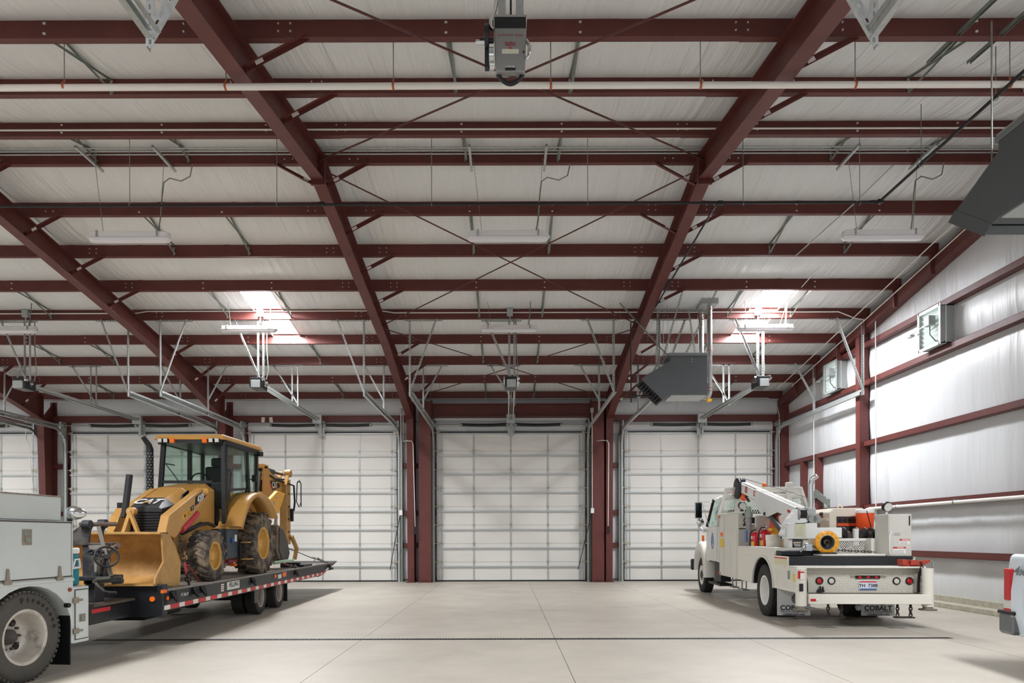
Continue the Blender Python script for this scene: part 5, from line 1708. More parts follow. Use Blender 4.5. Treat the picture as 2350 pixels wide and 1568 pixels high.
# cab
def csec(y, x, z0, z1, xr):
    return [(-x, y, z0), (x, y, z0), (x, y, z0 + (z1 - z0) * .55), (xr, y, z1), (-xr, y, z1), (-x, y, z0 + (z1 - z0) * .55)]
cabm = MB()
cabm.loft([(-1.02, 5.25, .85), (1.02, 5.25, .85), (1.02, 5.25, 1.72), (-1.02, 5.25, 1.72)], [(-1.02, 6.55, .85), (1.02, 6.55, .85), (1.0, 6.55, 1.72), (-1.0, 6.55, 1.72)])
cb = cp(cabm, 'cab', tw, bev=.03)
m = MB()
m.loft([(-.95, 5.28, 2.36), (.95, 5.28, 2.36), (.86, 5.28, 2.46), (-.86, 5.28, 2.46)], [(-.93, 6.2, 2.36), (.93, 6.2, 2.36), (.82, 6.12, 2.44), (-.82, 6.12, 2.44)])
m.build('roof', tw, cb, .02)
m = MB()
for sg in (-1, 1):
    m.bar((sg * 1.0, 6.5, 1.72), (sg * .91, 6.17, 2.38), .07, .06, (1, 0, 0))
m.build('front_pillars', blackp, cb)['kind'] = 'stuff'
for sg in (-1, 1):
    MB().bar((sg * 1.0, 5.3, 1.7), (sg * .93, 5.3, 2.38), .07, .1, (1, 0, 0)).build('rear_pillar', tw, cb)
    vs = [(sg * 1.0, 5.36, 1.72), (sg * 1.0, 6.42, 1.72), (sg * .92, 6.14, 2.36), (sg * .935, 5.36, 2.36)]
    MB().loft(vs, [(x - sg * .008, y, z) for x, y, z in vs]).build('side_window', glass, cb)
    d_ = MB().bx(min(sg * 1.021, sg * 1.035), max(sg * 1.021, sg * 1.035), 5.36, 6.44, .9, 1.7).build('door', tw, cb, .006)
vs = [(-.93, 6.52, 1.74), (.93, 6.52, 1.74), (.86, 6.2, 2.36), (-.86, 6.2, 2.36)]
MB().loft(vs, [(x, y - .01, z) for x, y, z in vs]).build('windshield', glass, cb)
vs = [(-.8, 5.27, 1.8), (.8, 5.27, 1.8), (.75, 5.29, 2.3), (-.75, 5.29, 2.3)]
MB().loft(vs, [(x, y + .01, z) for x, y, z in vs]).build('rear_window', glass, cb)
MB().bx(-.7, .7, 5.5, 5.75, 1.3, 2.1).build('seat', cabdark, cb, .05)
# door emblem: blue outlined shield with a mountain
eb = mat('emblem_blue', (70, 130, 190), .5)
ey, ez = 5.78, 1.36
out_ = [(ey, ez + .2), (ey - .1, ez + .06), (ey - .1, ez - .1), (ey, ez - .2), (ey + .1, ez - .1), (ey + .1, ez + .06), (ey, ez + .2)]
m = MB()
for p, q in zip(out_, out_[1:]):
    m.bar((-1.038, *p), (-1.038, *q), .004, .016, (1, 0, 0))
m.bar((-1.038, ey - .07, ez - .08), (-1.038, ey, ez + .12), .004, .014, (1, 0, 0)).bar((-1.038, ey + .07, ez - .08), (-1.038, ey, ez + .12), .004, .014, (1, 0, 0)).bar((-1.038, ey - .08, ez - .08), (-1.038, ey + .08, ez - .08), .004, .014, (1, 0, 0))
m.build('door_emblem', eb, cb)['kind'] = 'stuff'
m = MB()
m.loft([(-1.0, 6.5, .85), (1.0, 6.5, .85), (.95, 6.5, 1.72), (-.95, 6.5, 1.72)], [(-.6, 8.0, .85), (.6, 8.0, .85), (.55, 7.95, 1.42), (-.55, 7.95, 1.42)])
cp(m, 'hood', tw, bev=.06, seg=3)
for sg in (-1, 1):
    m = MB()
    n = 26
    prof = [(7.32 - .66 * math.cos(math.pi * (k / n) * 1.02), .62 + .72 * math.sin(math.pi * k / n)) for k in range(n + 1)]
    prof_in = [(7.32 - .54 * math.cos(math.pi * (k / n) * 1.02), .55 + .56 * math.sin(math.pi * k / n)) for k in range(n + 1)]
    prof[0], prof_in[0] = (6.62, .42), (6.74, .42)
    xo, xi = sg * 1.05, sg * .6
    ring = [[(xi, *prof[i]), (xo - sg * .06, *prof[i]), (xo - sg * .01, *[a + (b - a) * .3 for a, b in zip(prof[i], prof_in[i])]), (xo, *prof_in[i]), (xi, *prof_in[i])] for i in range(n + 1)]
    m.add([p for r_ in ring for p in r_], [(i * 5 + j, i * 5 + (j + 1) % 5, (i + 1) * 5 + (j + 1) % 5, (i + 1) * 5 + j) for i in range(n) for j in range(5)], True)
    m.add(ring[0], [(0, 1, 2, 3, 4)])
    m.add(ring[-1], [(4, 3, 2, 1, 0)])
    cp(m, 'front_fender', tw)
cp(MB().bx(-1.1, 1.1, 7.95, 8.1, .55, .85), 'front_bumper', dark, bev=.03)
cp(MB().box((-1.05, 6.75, 1.42), (.05, .1, .16)), 'turn_signal', amber, bev=.015)
cp(MB().bx(LX + .02, LX + .35, 5.25, 6.4, .3, .35).bx(LX + .0, LX + .3, 5.35, 6.2, .84, .88).bx(LX + .06, LX + .3, 5.3, 5.9, .4, .85), 'cab_steps', dark, bev=.01)
# mirrors
mr = cp(MB().tube([(-.95, 6.15, 2.32), (-1.2, 6.45, 2.34)], .014, 6).tube([(-1.02, 6.3, 1.6), (-1.1, 6.4, 1.58), (-1.22, 6.5, 1.78), (-1.22, 6.5, 2.35)], .02, 8).tube([(-1.0, 6.2, 1.65), (-1.15, 6.4, 2.3)], .007, 5), 'mirror_arm', chrome)
MB().bx(-1.31, -1.13, 6.47, 6.53, 1.92, 2.33).build('mirror_head', chrome, mr, .02)
MB().bx(-1.295, -1.145, 6.465, 6.47, 1.94, 2.31).build('mirror_glass', mat('mirror_dark', (40, 48, 48), .05, .9), mr)
MB().lathe([(0, 0), (.07, .005), (.095, .03), (.06, .08), (0, .1)], (-1.17, 6.46, 1.83), (0, 1, 0), 16).build('spot_mirror', chrome, mr)
# headache rack
rk = cp(MB().bar((-1.04, 5.2, 1.95), (-.84, 5.2, 2.6), .06, .08, (0, 1, 0)).bar((1.04, 5.2, 1.95), (.84, 5.2, 2.6), .06, .08, (0, 1, 0)).bar((-.86, 5.2, 2.59), (.86, 5.2, 2.59), .06, .05).bar((-1.04, 5.2, 1.95), (1.04, 5.2, 1.95), .06, .08), 'headache_rack', tw, bev=.006)
m = MB()
for xa, xb in ((-.62, -.5), (.5, .62), (-.06, .06)):
    m.bar(((xa + xb) / 2 * 1.1, 5.2, 1.98), ((xa + xb) / 2, 5.2, 2.58), abs(xb - xa), .02, (0, 1, 0))
m.bx(-.85, .85, 5.19, 5.21, 2.5, 2.58)
m.build('rack_panels', tw, rk)['kind'] = 'stuff'
m = MB()
def xz_clip(x, z):
    return abs(x) < 1.0 - .2 * (z - 1.97) / .62 and 1.99 < z < 2.51
for i in range(-34, 35):
    for sg in (1, -1):
        pts = []
        for k in range(0, 40):
            z = 1.99 + .52 * k / 39
            x = i * .055 + sg * (z - 1.99) * .7
            if xz_clip(x, z):
                pts.append((x, 5.2, z))
        if len(pts) > 1:
            m.bar(pts[0], pts[-1], .011, .004, (0, 1, 0))
m.build('wire_mesh', tw, rk)['kind'] = 'stuff'
cp(MB().cyl((-.62, 5.6, 2.45), (-.62, 5.6, 2.5), .06, 14), 'beacon_base', chrome)
cp(MB().lathe([(.055, 0), (.055, .05), (.03, .08), (0, .085)], (-.62, 5.6, 2.5), (0, 0, 1), 14), 'beacon', amber)
cp(MB().lathe([(.05, 0), (.05, .06), (.03, .09), (0, .095)], (.02, 5.2, 2.62), (0, 0, 1), 14), 'beacon', amber)
cp(MB().bx(.5, .66, 5.15, 5.25, 2.61, 2.72), 'rack_light', clearlens, bev=.02)
exs = cp(MB().tube([(1.02, 5.05, .9), (1.02, 5.05, 2.0), (1.02, 5.05, 2.65), (1.05, 5.02, 2.78), (1.12, 4.95, 2.84)], .06, 14), 'exhaust_stack', chrome)
MB().tube([(1.02, 5.05, 1.6), (1.02, 5.05, 2.1)], .068, 14).build('stack_sleeve', dark, exs)
# rear: bumper, diamond plate tailboard, lamps, plate
bu = cp(MB().bx(-.88, .99, .0, .1, .4, .555), 'rear_bumper', worn, bev=.008)
MB().bx(-.86, .97, .1, .36, .535, .552).build('step_tread', mat('tread_rust', (110, 98, 84), .7, .3, var=.5, vscale=14), bu)
dp = mat('diamond_plate', (206, 202, 190), .42, .2, vscale=4, rgb2=(160, 140, 112), thr=(.2, .32))
tbd = cp(MB().bx(-.83, .97, .36, .4, .55, .95), 'tailboard', dp)
m = MB()
for i in range(40):
    for j in range(10):
        cx, cz = -.8 + .0445 * i, .58 + .04 * j
        a = .6 if (i + j) % 2 else -.6
        m.bar((cx - .012 * math.cos(a), .358, cz - .012 * math.sin(a)), (cx + .012 * math.cos(a), .358, cz + .012 * math.sin(a)), .006, .006, (0, 1, 0))
m.build('tread_pattern', dp, tbd)['kind'] = 'stuff'
cp(MB().bx(-1.0, 1.0, .2, .56, .955, .985), 'rear_shelf', worn, bev=.006)
cp(MB().bx(-1.0, .97, .545, .56, .985, 1.135), 'rubber_guard', mat('rubber_guard', (32, 34, 36), .55, var=.3, vscale=20))
for x, mm_ in ((-.59, redlens), (-.4, clearlens), (.62, clearlens), (.82, redlens)):
    r_ = cp(MB().lathe([(.058, 0), (.062, .02), (.046, .03)], (x, .365, .745), (0, -1, 0), 20), 'lamp_ring', blackp)
    MB().lathe([(0, .02), (.046, .012)], (x, .365, .745), (0, -1, 0), 20).build('tail_lamp_lens', mm_, r_)
lb = cp(MB().bx(-.02, .36, .34, .36, .78, .825), 'marker_bar', blackp)
for x in (.04, .17, .3):
    MB().bx(x - .025, x + .025, .33, .345, .785, .825).build('red_marker', redlens, lb, .006)
cp(MB().prism([(-.1, .83), (.02, .85), (.34, .85), (.46, .83), (.34, .843), (.02, .843)], 'y', .3, .36), 'lamp_hood', worn)
npl = cp(MB().bx(.03, .32, .345, .355, .595, .745), 'license_plate', mat('plate_white', (206, 212, 222), .4), bev=.004)
MB().bx(.04, .31, .343, .346, .72, .74).build('red_band', inkred, npl)
MB().bx(.04, .31, .343, .346, .60, .622).build('blue_band', mat('plate_blue', (70, 100, 150), .5), npl)
text('YH  7388', 'lettering', ink, npl, (.175, .342, .668), (1, 0, 0), (0, 0, 1), .075, .001, .001)
cp(MB().bx(-.63, -.53, .3, .36, .565, .6).bx(-.6, -.58, .3, .33, .6, .66).bx(-.56, -.54, .3, .33, .6, .65), 'air_fittings', dark)
cp(MB().bx(-.86, -.78, -.012, 0, .445, .485), 'red_marker', redlens, bev=.01)
cp(MB().bx(-.78, -.74, -.012, 0, .445, .485), 'white_marker', tapeW, bev=.01)
# outrigger legs at the rear corners
for x, mm_ in ((-.97, worn), (.97, worn)):
    og = cp(MB().tube([(x, .1, .36), (x, .1, .96)], .085, 18), 'outrigger_leg', mm_)
    MB().tube([(x, .1, .32), (x, .1, .4)], .07, 16).build('inner_ram', mat('ram_dull', (150, 142, 130), .5, .4), og)
    MB().cyl((x, .1, .3), (x, .1, .32), .13, 18).build('foot_pad', mat('pad_worn', (120, 112, 100), .6, .3), og)
    k_ = .12 if x < 0 else -.02
    MB().tube([(x + k_, .25, .95), (x + k_ * 1.15, .3, .85), (x + k_ * 1.4, .32, .7), (x + k_ * 1.4, .32, .56)], .02, 8).build('hose', blackp, og)
    if x < 0:
        MB().box((x - .03, .01, .66), (.06, .01, .12)).build('switch_plate', dark, og)
        MB().box((x - .02, .012, .85), (.07, .01, .12)).build('warning_label', tapeW, og)
        MB().box((x - .02, .008, .9), (.07, .01, .02)).build('red_band', inkred, og)
cp(MB().bx(.9, .965, .32, .36, .56, .87), 'side_bracket', tb)
# chain steps
def hang_step(x0, x1, y, z0, z1, nm):
    m = MB()
    for x in (x0, x1):
        chain_pts(m, (x, y, z0), (x, y, z1), 4, .02, .022)
    s_ = cp(m, nm, chain_m)
    s_['kind'] = 'stuff'
    MB().bx(x0 - .04, x1 + .04, y - .06, y + .06, z1 - .02, z1).build('step_plate', chain_m, s_)
hang_step(-.56, -.36, .08, .4, .2, 'chain_step')
hang_step(.5, .7, .08, .4, .2, 'chain_step')
for y0 in (3.2, 3.95):
    m = MB()
    for yy in (y0, y0 + .3):
        m.tube([(LX + .06, yy, .57), (LX + .06, yy, .38)], .014, 6)
    m.bx(LX - .02, LX + .12, y0 - .05, y0 + .35, .36, .38)
    cp(m, 'hanging_step', galvdull)
# mud flaps with lettering
flapm = mat('flap_grey', (206, 208, 208), .5)
for x0, x1, full in ((-1.0, -.44, True), (.42, .98, True)):
    fp_ = cp(MB().bx(x0, x1, 1.15, 1.165, .09, .56), 'mud_flap', flapm)
    xc = (x0 + x1) / 2
    text('COBALT', 'lettering', ink, fp_, (xc - .0, 1.147, .22), (1, 0, 0), (0, 0, 1), .115, .001, .003, sx=1.05)
    text('TRUCK EQUIPMENT', 'lettering', ink, fp_, (xc, 1.147, .155), (1, 0, 0), (0, 0, 1), .052, .001, shear=.2)
    text('cobalttruck.com', 'lettering', ink, fp_, (xc, 1.147, .112), (1, 0, 0), (0, 0, 1), .058, .001, .001)
    MB().bx(xc - .24, xc + .24, 1.147, 1.149, .183, .186).build('rule_line', ink, fp_)
    m = MB()
    for rr_ in (.095, .08, .065, .05):
        pts = [(xc + .06 + rr_ * math.cos(R(a)), 1.147, .38 + rr_ * math.sin(R(a))) for a in range(50, 311, 20)]
        m.tube(pts, .0045, 4)
    m.build('circle_emblem', ink, fp_)['kind'] = 'stuff'
cp(MB().ball((.0, .3, .33), .05, 10, (1, 1, 1.3)).tube([(0, .3, .42), (.0, .3, .36)], .03, 8).tube([(.36, .3, .44), (.4, .3, .36)], .03, 8), 'hitch_hooks', galvdull)['kind'] = 'stuff'
# right rear cabinet with a lamp
rc = cp(MB().bx(.6, .97, .57, 1.05, 1.135, 1.83), 'rear_cabinet', mat('cabinet_grey', (200, 199, 190), .4, var=.05), bev=.012)
MB().bx(.615, .96, .565, .57, 1.15, 1.81).build('cabinet_door', mat('cabinet_grey', (200, 199, 190), .4, var=.05), rc, .004)
MB().tube([(.62, .55, 1.16), (.6, .53, 1.22), (.6, .53, 1.48), (.63, .55, 1.55)], .014, 8).build('grab_handle', tw, rc)
MB().bx(.92, .94, .56, .565, 1.64, 1.8).build('black_label', ink, rc)
lt = MB().bx(.68, .78, .555, .565, 1.48, 1.525).build('latch', chrome, rc, .006)
for (x0, x1, z0, z1) in ((.77, .93, 1.33, 1.42), (.67, .87, 1.18, 1.29)):
    w1_ = MB().bx(x0, x1, .561, .565, z0, z1).build('warning_label', signwhite, rc)
    MB().bx(x0, x1, .559, .561, z1 - .028, z1).build('red_band', inkred, w1_)
    text('DANGER', 'lettering', inkwhite, w1_, ((x0 + x1) / 2 + .015, .558, z1 - .014), (1, 0, 0), (0, 0, 1), .026, .0005, .0005)
    for k in range(3):
        MB().bx(x0 + .01, x1 - .03, .56, .561, z0 + .008 + .018 * k, z0 + .013 + .018 * k).build('text_line', inkgrey, w1_)
lp = cp(MB().cyl((.68, .8, 1.83), (.68, .8, 1.89), .02, 8), 'work_light', tw)
MB().lathe([(0, 0), (.075, 0), (.085, .03), (.085, .06), (.05, .1), (0, .1)], (.68, .74, 1.95), (-.15, 1, .3), 18).build('lamp_shell', dark, lp)
MB().lathe([(0, -.002), (.07, -.002)], (.68, .74, 1.95), (-.15, 1, .3), 18).build('lens', clearlens, lp)
# mesh fence on the deck
mf = cp(MB().bx(-.12, .6, 1.2, 1.25, 1.38, 1.43).bx(-.12, .6, 1.2, 1.24, 1.13, 1.16).bx(.52, .62, 1.0, 1.25, 1.13, 1.43), 'deck_fence', tw, bev=.005)
m = MB()
for i in range(-8, 26):
    for sg in (1, -1):
        pts = [(-.1 + i * .036 + sg * (z - 1.16) * .8, 1.22, z) for z in [1.16 + .22 * k / 20 for k in range(21)]]
        pts = [p for p in pts if -.1 < p[0] < .54]
        if len(pts) > 1:
            m.bar(pts[0], pts[-1], .01, .004, (0, 1, 0))
m.build('wire_mesh', tw, mf)['kind'] = 'stuff'
cp(MB().bx(-.45, .6, .62, 1.1, 1.135, 1.17), 'lid_plate', mat('lid_white', (214, 210, 200), .45, var=.1), bev=.015)
# crane
cr0 = cp(MB().bx(-.98, -.12, 1.0, 1.75, 1.13, 1.22), 'crane_base', dark, bev=.015)
MB().cyl((-.6, 1.45, 1.22), (-.6, 1.45, 1.27), .27, 28).build('slew_ring', tw, cr0)
MB().bx(-.76, -.69, 1.3, 1.6, 1.26, 1.45).bx(-.5, -.42, 1.3, 1.6, 1.26, 1.45).bx(-.76, -.42, 1.5, 1.6, 1.26, 1.45).build('pedestal', tw, cr0)
MB().cyl((-.66, 1.4, 1.34), (-.53, 1.4, 1.34), .06, 14).build('slew_motor', chrome, cr0)
ms = cp(MB().bx(-.78, -.28, 1.25, 1.62, 1.42, 1.7), 'crane_mast', mat('crane_white', (226, 227, 224), .35, var=.05), bev=.01)
cw = MATS['crane_white']
MB().bx(-.28, .16, 1.3, 1.6, 1.44, 1.62).build('valve_box', cw, ms, .01)
MB().bx(-.67, -.48, 1.245, 1.25, 1.45, 1.69).build('load_chart', mat('load_chart', (206, 206, 178), .6), ms)
MB().bx(-.66, -.49, 1.24, 1.25, 1.69, 1.70).build('chart_band', ink, ms)
for k in range(5):
    MB().bar((-.65 + .02 * k, 1.243, 1.5 + .03 * k), (-.52, 1.243, 1.48 + .045 * k), .002, .004, (0, 1, 0)).build('chart_line', inkgrey, ms)
MB().prism([(-.84, 1.5), (-.76, 1.43), (-.56, 1.68), (-.4, 1.72), (-.4, 1.95), (-.58, 1.95), (-.72, 1.78)], 'y', 1.35, 1.6).build('mast_cheek', cw, ms, .008)
b0, b1 = V((-.43, 1.5, 1.84)), V((-.53, 5.0, 2.6))
bd = (b1 - b0).normalized()
bo = cp(MB().bar(b0 - bd * .12, b0 + bd * 2.4, .2, .25).bar(b0 + bd * 2.4, b1, .17, .21), 'boom', cw, bev=.012)
d_, a_, u_ = basis(bd)
lft = -a_ if a_.x > 0 else a_
MB().bar(b0 + bd * .1 + u_ * .127, b1 - bd * .1 + u_ * .127, .12, .006).build('boom_top_strip', tw, bo)
gus = []
for t_, dz in ((1.0, -.12), (1.5, -.30), (1.75, -.34), (2.1, -.27), (2.9, -.12)):
    gus.append(b0 + bd * t_ + u_ * dz)
for off in (-.1, .09):
    A_ = [p + a_ * off for p in gus]
    B_ = [p + a_ * (off + .012) for p in gus]
    MB().loft(A_, B_).build('boom_gusset', cw, bo)
pc = b0 + bd * 1.7 - u_ * .28
MB().cyl(pc - a_ * .12, pc + a_ * .12, .035, 12).build('pin', dark, bo)
MB().tube([pc - bd * .1 - u_ * .03, V((-.735, 1.6, 1.53))], .06, 12).build('lift_cylinder', mat('cylinder_dark', (42, 50, 50), .35), bo)
MB().tube([V((-.735, 1.62, 1.55)), V((-.735, 1.56, 1.45))], .07, 12).build('cylinder_foot', dark, bo)
fx_ = b1 + bd * .05
sh = cp(MB().lathe([(0, -.02), (.12, -.02), (.24, -.03), (.245, 0), (.24, .03), (.12, .02), (0, .02)], fx_ + lft * .1 - u_ * .04, a_, 24), 'boom_sheave', dark)
MB().cyl(fx_ - a_ * .05 + u_ * .12, fx_ + a_ * .05 + u_ * .12, .08, 16).build('tip_pulley', blackp, sh)
MB().ball(b1 - bd * .18 - u_ * .2, .095, 12, (1, 1, 1)).build('hook_block', orange, sh)
MB().tube([b1 - bd * .3 - u_ * .17, b1 - bd * .42 - u_ * .2, b1 - bd * .5 - u_ * .24], .035, 8).build('hook', dark, sh)
MB().tube([fx_ + u_ * .2, b0 + u_ * .34 + a_ * .0], .006, 5).build('winch_rope', dark, sh)
for t_, mm_, hs in ((3.05, mat('boom_label', (188, 92, 96), .5), .085), (2.45, inkred, .075)):
    c_ = b0 + bd * t_ + lft * .087 + u_ * .02
    lb_ = MB().bar(c_ - bd * hs, c_ + bd * hs, .004, .15 if t_ > 3 else .12, lft.cross(bd) if False else u_).build('boom_label', mm_, bo)
for k in range(3):
    c_ = b0 + bd * (2.41 + .035 * k) + lft * .09 + u_ * .02
    MB().bar(c_ - u_ * .03, c_ + u_ * .03, .002, .012, bd).build('label_mark', signwhite, bo)
c_ = b0 + bd * .42 + lft * .102
MB().bar(c_ - bd * .07, c_ + bd * .07, .004, .05, u_).build('warning_label', inkred, bo)
MB().bar(b0 + bd * 2.0 + u_ * .13 - a_ * .1, b0 + bd * 2.0 + u_ * .13 + a_ * .3, .015, .015).bar(b0 + bd * 2.25 + u_ * .16 + a_ * .25, b0 + bd * 1.8 + u_ * .16 + a_ * .3, .015, .015).build('rope_guide', tw, bo)
# winch
wc = cp(MB().cyl((-.56, 1.42, 1.86), (-.43, 1.42, 1.86), .1, 20), 'winch_drum', mat('rope_black', (44, 40, 38), .7))
for x in (-.56, -.42):
    MB().cyl((x - .012, 1.42, 1.86), (x + .012, 1.42, 1.86), .125, 22).build('drum_flange', mat('flange_grey', (150, 150, 148), .4, .4), wc)
for k in range(9):
    MB().lathe([(.1, 0), (.107, .007), (.1, .014)], (-.555 + .014 * k, 1.42, 1.86), (1, 0, 0), 20).build('rope_turn', MATS['rope_black'], wc)
MB().bx(-.41, -.27, 1.33, 1.52, 1.78, 1.97).build('winch_gearbox', ltgrey, wc, .015)
MB().cyl((-.34, 1.3, 1.77), (-.34, 1.33, 1.77), .07, 18).cyl((-.26, 1.3, 1.77), (-.26, 1.33, 1.77), .07, 18).build('valve_cover', galvdull, wc)
MB().bx(-.66, -.38, 1.36, 1.5, 1.7, 1.78).build('winch_foot', dark, wc)
MB().cyl((-.62, 1.42, 1.86), (-.57, 1.42, 1.86), .05, 12).build('shaft_end', dark, wc)
# welder
wd_ = cp(MB().prism([(.32, 1.13), (1.0, 1.13), (1.0, 1.9), (.94, 2.0), (.4, 2.0), (.32, 1.92)], 'y', 2.25, 3.2), 'welder', mat('welder_cream', (226, 218, 200), .4, var=.05), bev=.02)
wcr = MATS['welder_cream']
MB().bx(.3, .33, 2.3, 3.15, 1.76, 1.8).bx(.3, .33, 2.3, 3.15, 1.42, 1.45).build('side_ledge', wcr, wd_)
MB().bx(.315, .32, 2.7, 2.9, 1.5, 1.72).bx(.315, .32, 2.95, 3.15, 1.5, 1.72).build('side_vent', mat('vent_grey', (150, 146, 138), .6), wd_)
lw = MB().bx(.316, .32, 2.55, 2.72, 1.82, 1.93).build('maker_label', ink, wd_)
MB().bx(.312, .316, 2.56, 2.71, 1.825, 1.87).build('label_mark', inkred, lw)
pn = MB().bx(.45, .88, 2.24, 2.25, 1.5, 1.84).build('control_panel', mat('panel_dark', (52, 40, 38), .5), wd_, .01)
MB().bx(.46, .87, 2.235, 2.24, 1.66, 1.71).build('orange_band', orange, pn)
for i in range(4):
    for j, z in enumerate((1.56, 1.77)):
        MB().cyl((.51 + .1 * i, 2.24, z), (.51 + .1 * i, 2.22, z), .028, 12).build('knob', blackp, pn)
MB().cyl((.4, 2.25, 1.42), (.4, 2.23, 1.42), .035, 14).build('outlet', blackp, wd_)
MB().cyl((.4, 2.25, 1.34), (.4, 2.23, 1.34), .035, 14).build('outlet', blackp, wd_)
MB().tube([(.62, 2.6, 2.0), (.62, 2.6, 2.06), (.66, 2.6, 2.09), (.7, 2.6, 2.06), (.7, 2.6, 2.0)], .014, 8).build('lifting_eye', wcr, wd_)
MB().tube([(.45, 2.2, 1.28), (.62, 2.15, 1.4), (.75, 2.1, 1.55)], .008, 6).build('yellow_cord', inkyel, wd_)
# hose reels
hrm = mat('reel_black', (34, 34, 36), .4)
hr = cp(MB().cyl((.25, 1.6, 1.43), (1.0, 1.6, 1.43), .04, 10), 'hose_reel', hrm)
for i, x in enumerate((.3, .52, .66, .78, .9)):
    MB().lathe([(.05, 0), (.19, .0), (.2, .01), (.19, .02), (.05, .02)], (x, 1.6, 1.43), (1, 0, 0), 28).build('reel_flange', hrm, hr)
for i, (x0, x1) in enumerate(((.32, .4), (.68, .77), (.8, .89))):
    MB().cyl((x0, 1.6, 1.43), (x1, 1.6, 1.43), .13, 20).build('wound_hose', mat('hose_brown', (70, 54, 46), .7), hr)
cp(MB().cyl((.46, 1.45, 1.3), (.46, 1.45, 1.6), .05, 14), 'white_canister', tw)
cp(MB().bx(-.7, .4, 3.4, 3.5, 1.13, 1.9), 'front_wall', tb, bev=.01)
cp(MB().bx(-.5, .2, 3.7, 5.1, 1.13, 1.75), 'middle_box', tb, bev=.015)

# ---- things carried on the truck (each rests on it)
def carried(name, label, cat, x, y, z):
    return thing(name, label, cat, L2W(x, y, z), CZ)
t = carried('orange_cooler', 'orange round drink cooler with white lid standing by the welder', 'cooler', .84, 1.95, 1.56)
MB().lathe([(.12, 0), (.145, .02), (.155, .33)], (0, 0, 0), (0, 0, 1), 24).lathe([(0, 0), (.12, 0)], (0, 0, 0), (0, 0, 1), 24).build('body', mat('cooler_orange', (236, 84, 34), .4), t)
MB().lathe([(.158, .33), (.162, .34), (.162, .385), (.15, .4), (0, .4)], (0, 0, 0), (0, 0, 1), 24).build('lid', whitepl, t)
MB().bar((-.04, -.158, .37), (.05, -.153, .04), .014, .006, (0, 1, 0)).build('strap', blackp, t)
MB().tube([(.15, 0, .3), (.19, -.02, .28), (.19, -.02, .2), (.15, 0, .18)], .008, 6).build('handle', whitepl, t)
cp(MB().bx(.66, 1.02, 1.78, 2.12, 1.5, 1.56).bx(.68, .72, 1.8, 2.1, 1.13, 1.5).bx(.96, 1.0, 1.8, 2.1, 1.13, 1.5), 'cooler_stand', dark)
def extinguisher(lab, x, y, sc):
    t = carried('fire_extinguisher', lab, 'extinguisher', x, y, 1.13)
    t['group'] = 'fire extinguishers on the truck'
    t.scale = (sc, sc, sc)
    MB().lathe([(0, 0), (.1, .0), (.108, .02), (.108, .4), (.085, .46), (.04, .49), (.03, .5), (0, .5)], (0, 0, 0), (0, 0, 1), 24).build('cylinder', redpaint, t)
    MB().cyl((0, 0, .5), (0, 0, .56), .028, 10).bx(-.02, .02, -.1, .03, .55, .57).bx(-.015, .015, -.12, .02, .585, .6).build('valve', chrome, t)
    MB().tube([(0, -.03, .54), (-.08, -.06, .55), (-.13, -.05, .45), (-.13, -.03, .1)], .015, 8).build('hose', blackp, t)
    for z0, z1, mm_, a0, a1 in ((.33, .4, signwhite, -130, -60), (.16, .27, inkyel, -150, -110), (.16, .28, signwhite, -110, -55)):
        MB().lathe([(.1095, z0), (.1095, z1)], (0, 0, 0), (0, 0, 1), 10, a0=a0 + 90, a1=a1 + 90).build('label', mm_, t)
extinguisher('red fire extinguisher with black hose, nearer of the two beside the grey post', -.66, 2.98, .95)
extinguisher('red fire extinguisher half hidden behind the nearer one', -.79, 3.16, .85)
t = carried('bucket', 'white plastic pail standing on the truck deck left of the crane base', 'bucket', -.79, 2.0, 1.13)
MB().lathe([(0, 0), (.125, 0), (.145, .36), (.135, .36), (.12, .02), (0, .02)], (0, 0, 0), (0, 0, 1), 28).build('pail', mat('pail_white', (222, 216, 202), .45), t)
for z in (.27, .3, .35):
    MB().lathe([(.14, 0), (.15, .004), (.15, .012), (.14, .016)], (0, 0, z), (0, 0, 1), 28).build('rib', MATS['pail_white'], t)
t = carried('traffic_cone', 'orange traffic cone standing behind the crane boom', 'cone', -.42, 3.1, 1.13)
MB().lathe([(.19, .03), (.17, .05), (.05, .92), (.03, .93), (0, .93)], (0, 0, 0), (0, 0, 1), 20).build('cone_body', mat('cone_orange', (214, 88, 58), .5), t)
MB().bx(-.2, .2, -.2, .2, 0, .03).build('base', blackp, t, .01)
MB().lathe([(.092, .64), (.066, .84)], (0, 0, 0), (0, 0, 1), 20).build('band', mat('cone_band', (176, 66, 44), .5), t)
t = carried('pipe_valve', 'yellow flanged pipe valve lying on the deck behind the white pail', 'valve', -.42, 2.6, 1.13)
MB().cyl((-.12, -.1, .3), (-.12, -.04, .3), .15, 20).cyl((.1, -.1, .3), (.1, -.04, .3), .12, 20).build('flange', mat('valve_yellow', (226, 160, 40), .4), t)
MB().cyl((-.12, -.05, .3), (.1, .2, .3), .09, 16).bx(-.25, .2, -.1, .12, .44, .5).bx(-.25, .2, -.1, .12, .08, .12).bx(-.2, .15, -.05, .05, 0, .3).build('body', MATS['valve_yellow'], t, .01)
t = carried('pipe_flange', 'yellow round pipe flange standing upright at the rear of the deck', 'flange', -.29, .82, 1.17)
zc = .195
m = MB()
m.lathe([(.115, -.03), (.19, -.03), (.195, -.025), (.195, .02), (.19, .025), (.115, .025)], (0, 0, zc), (0, 1, 0), 36)
m.build('flange_ring', mat('flange_yellow', (232, 160, 34), .4, var=.1), t)
MB().lathe([(.115, -.035), (.125, -.035), (.125, .03), (.115, .2), (.1, .2), (.11, -.03)], (0, 0, zc), (0, 1, 0), 30).build('grey_rim', galvdull, t)
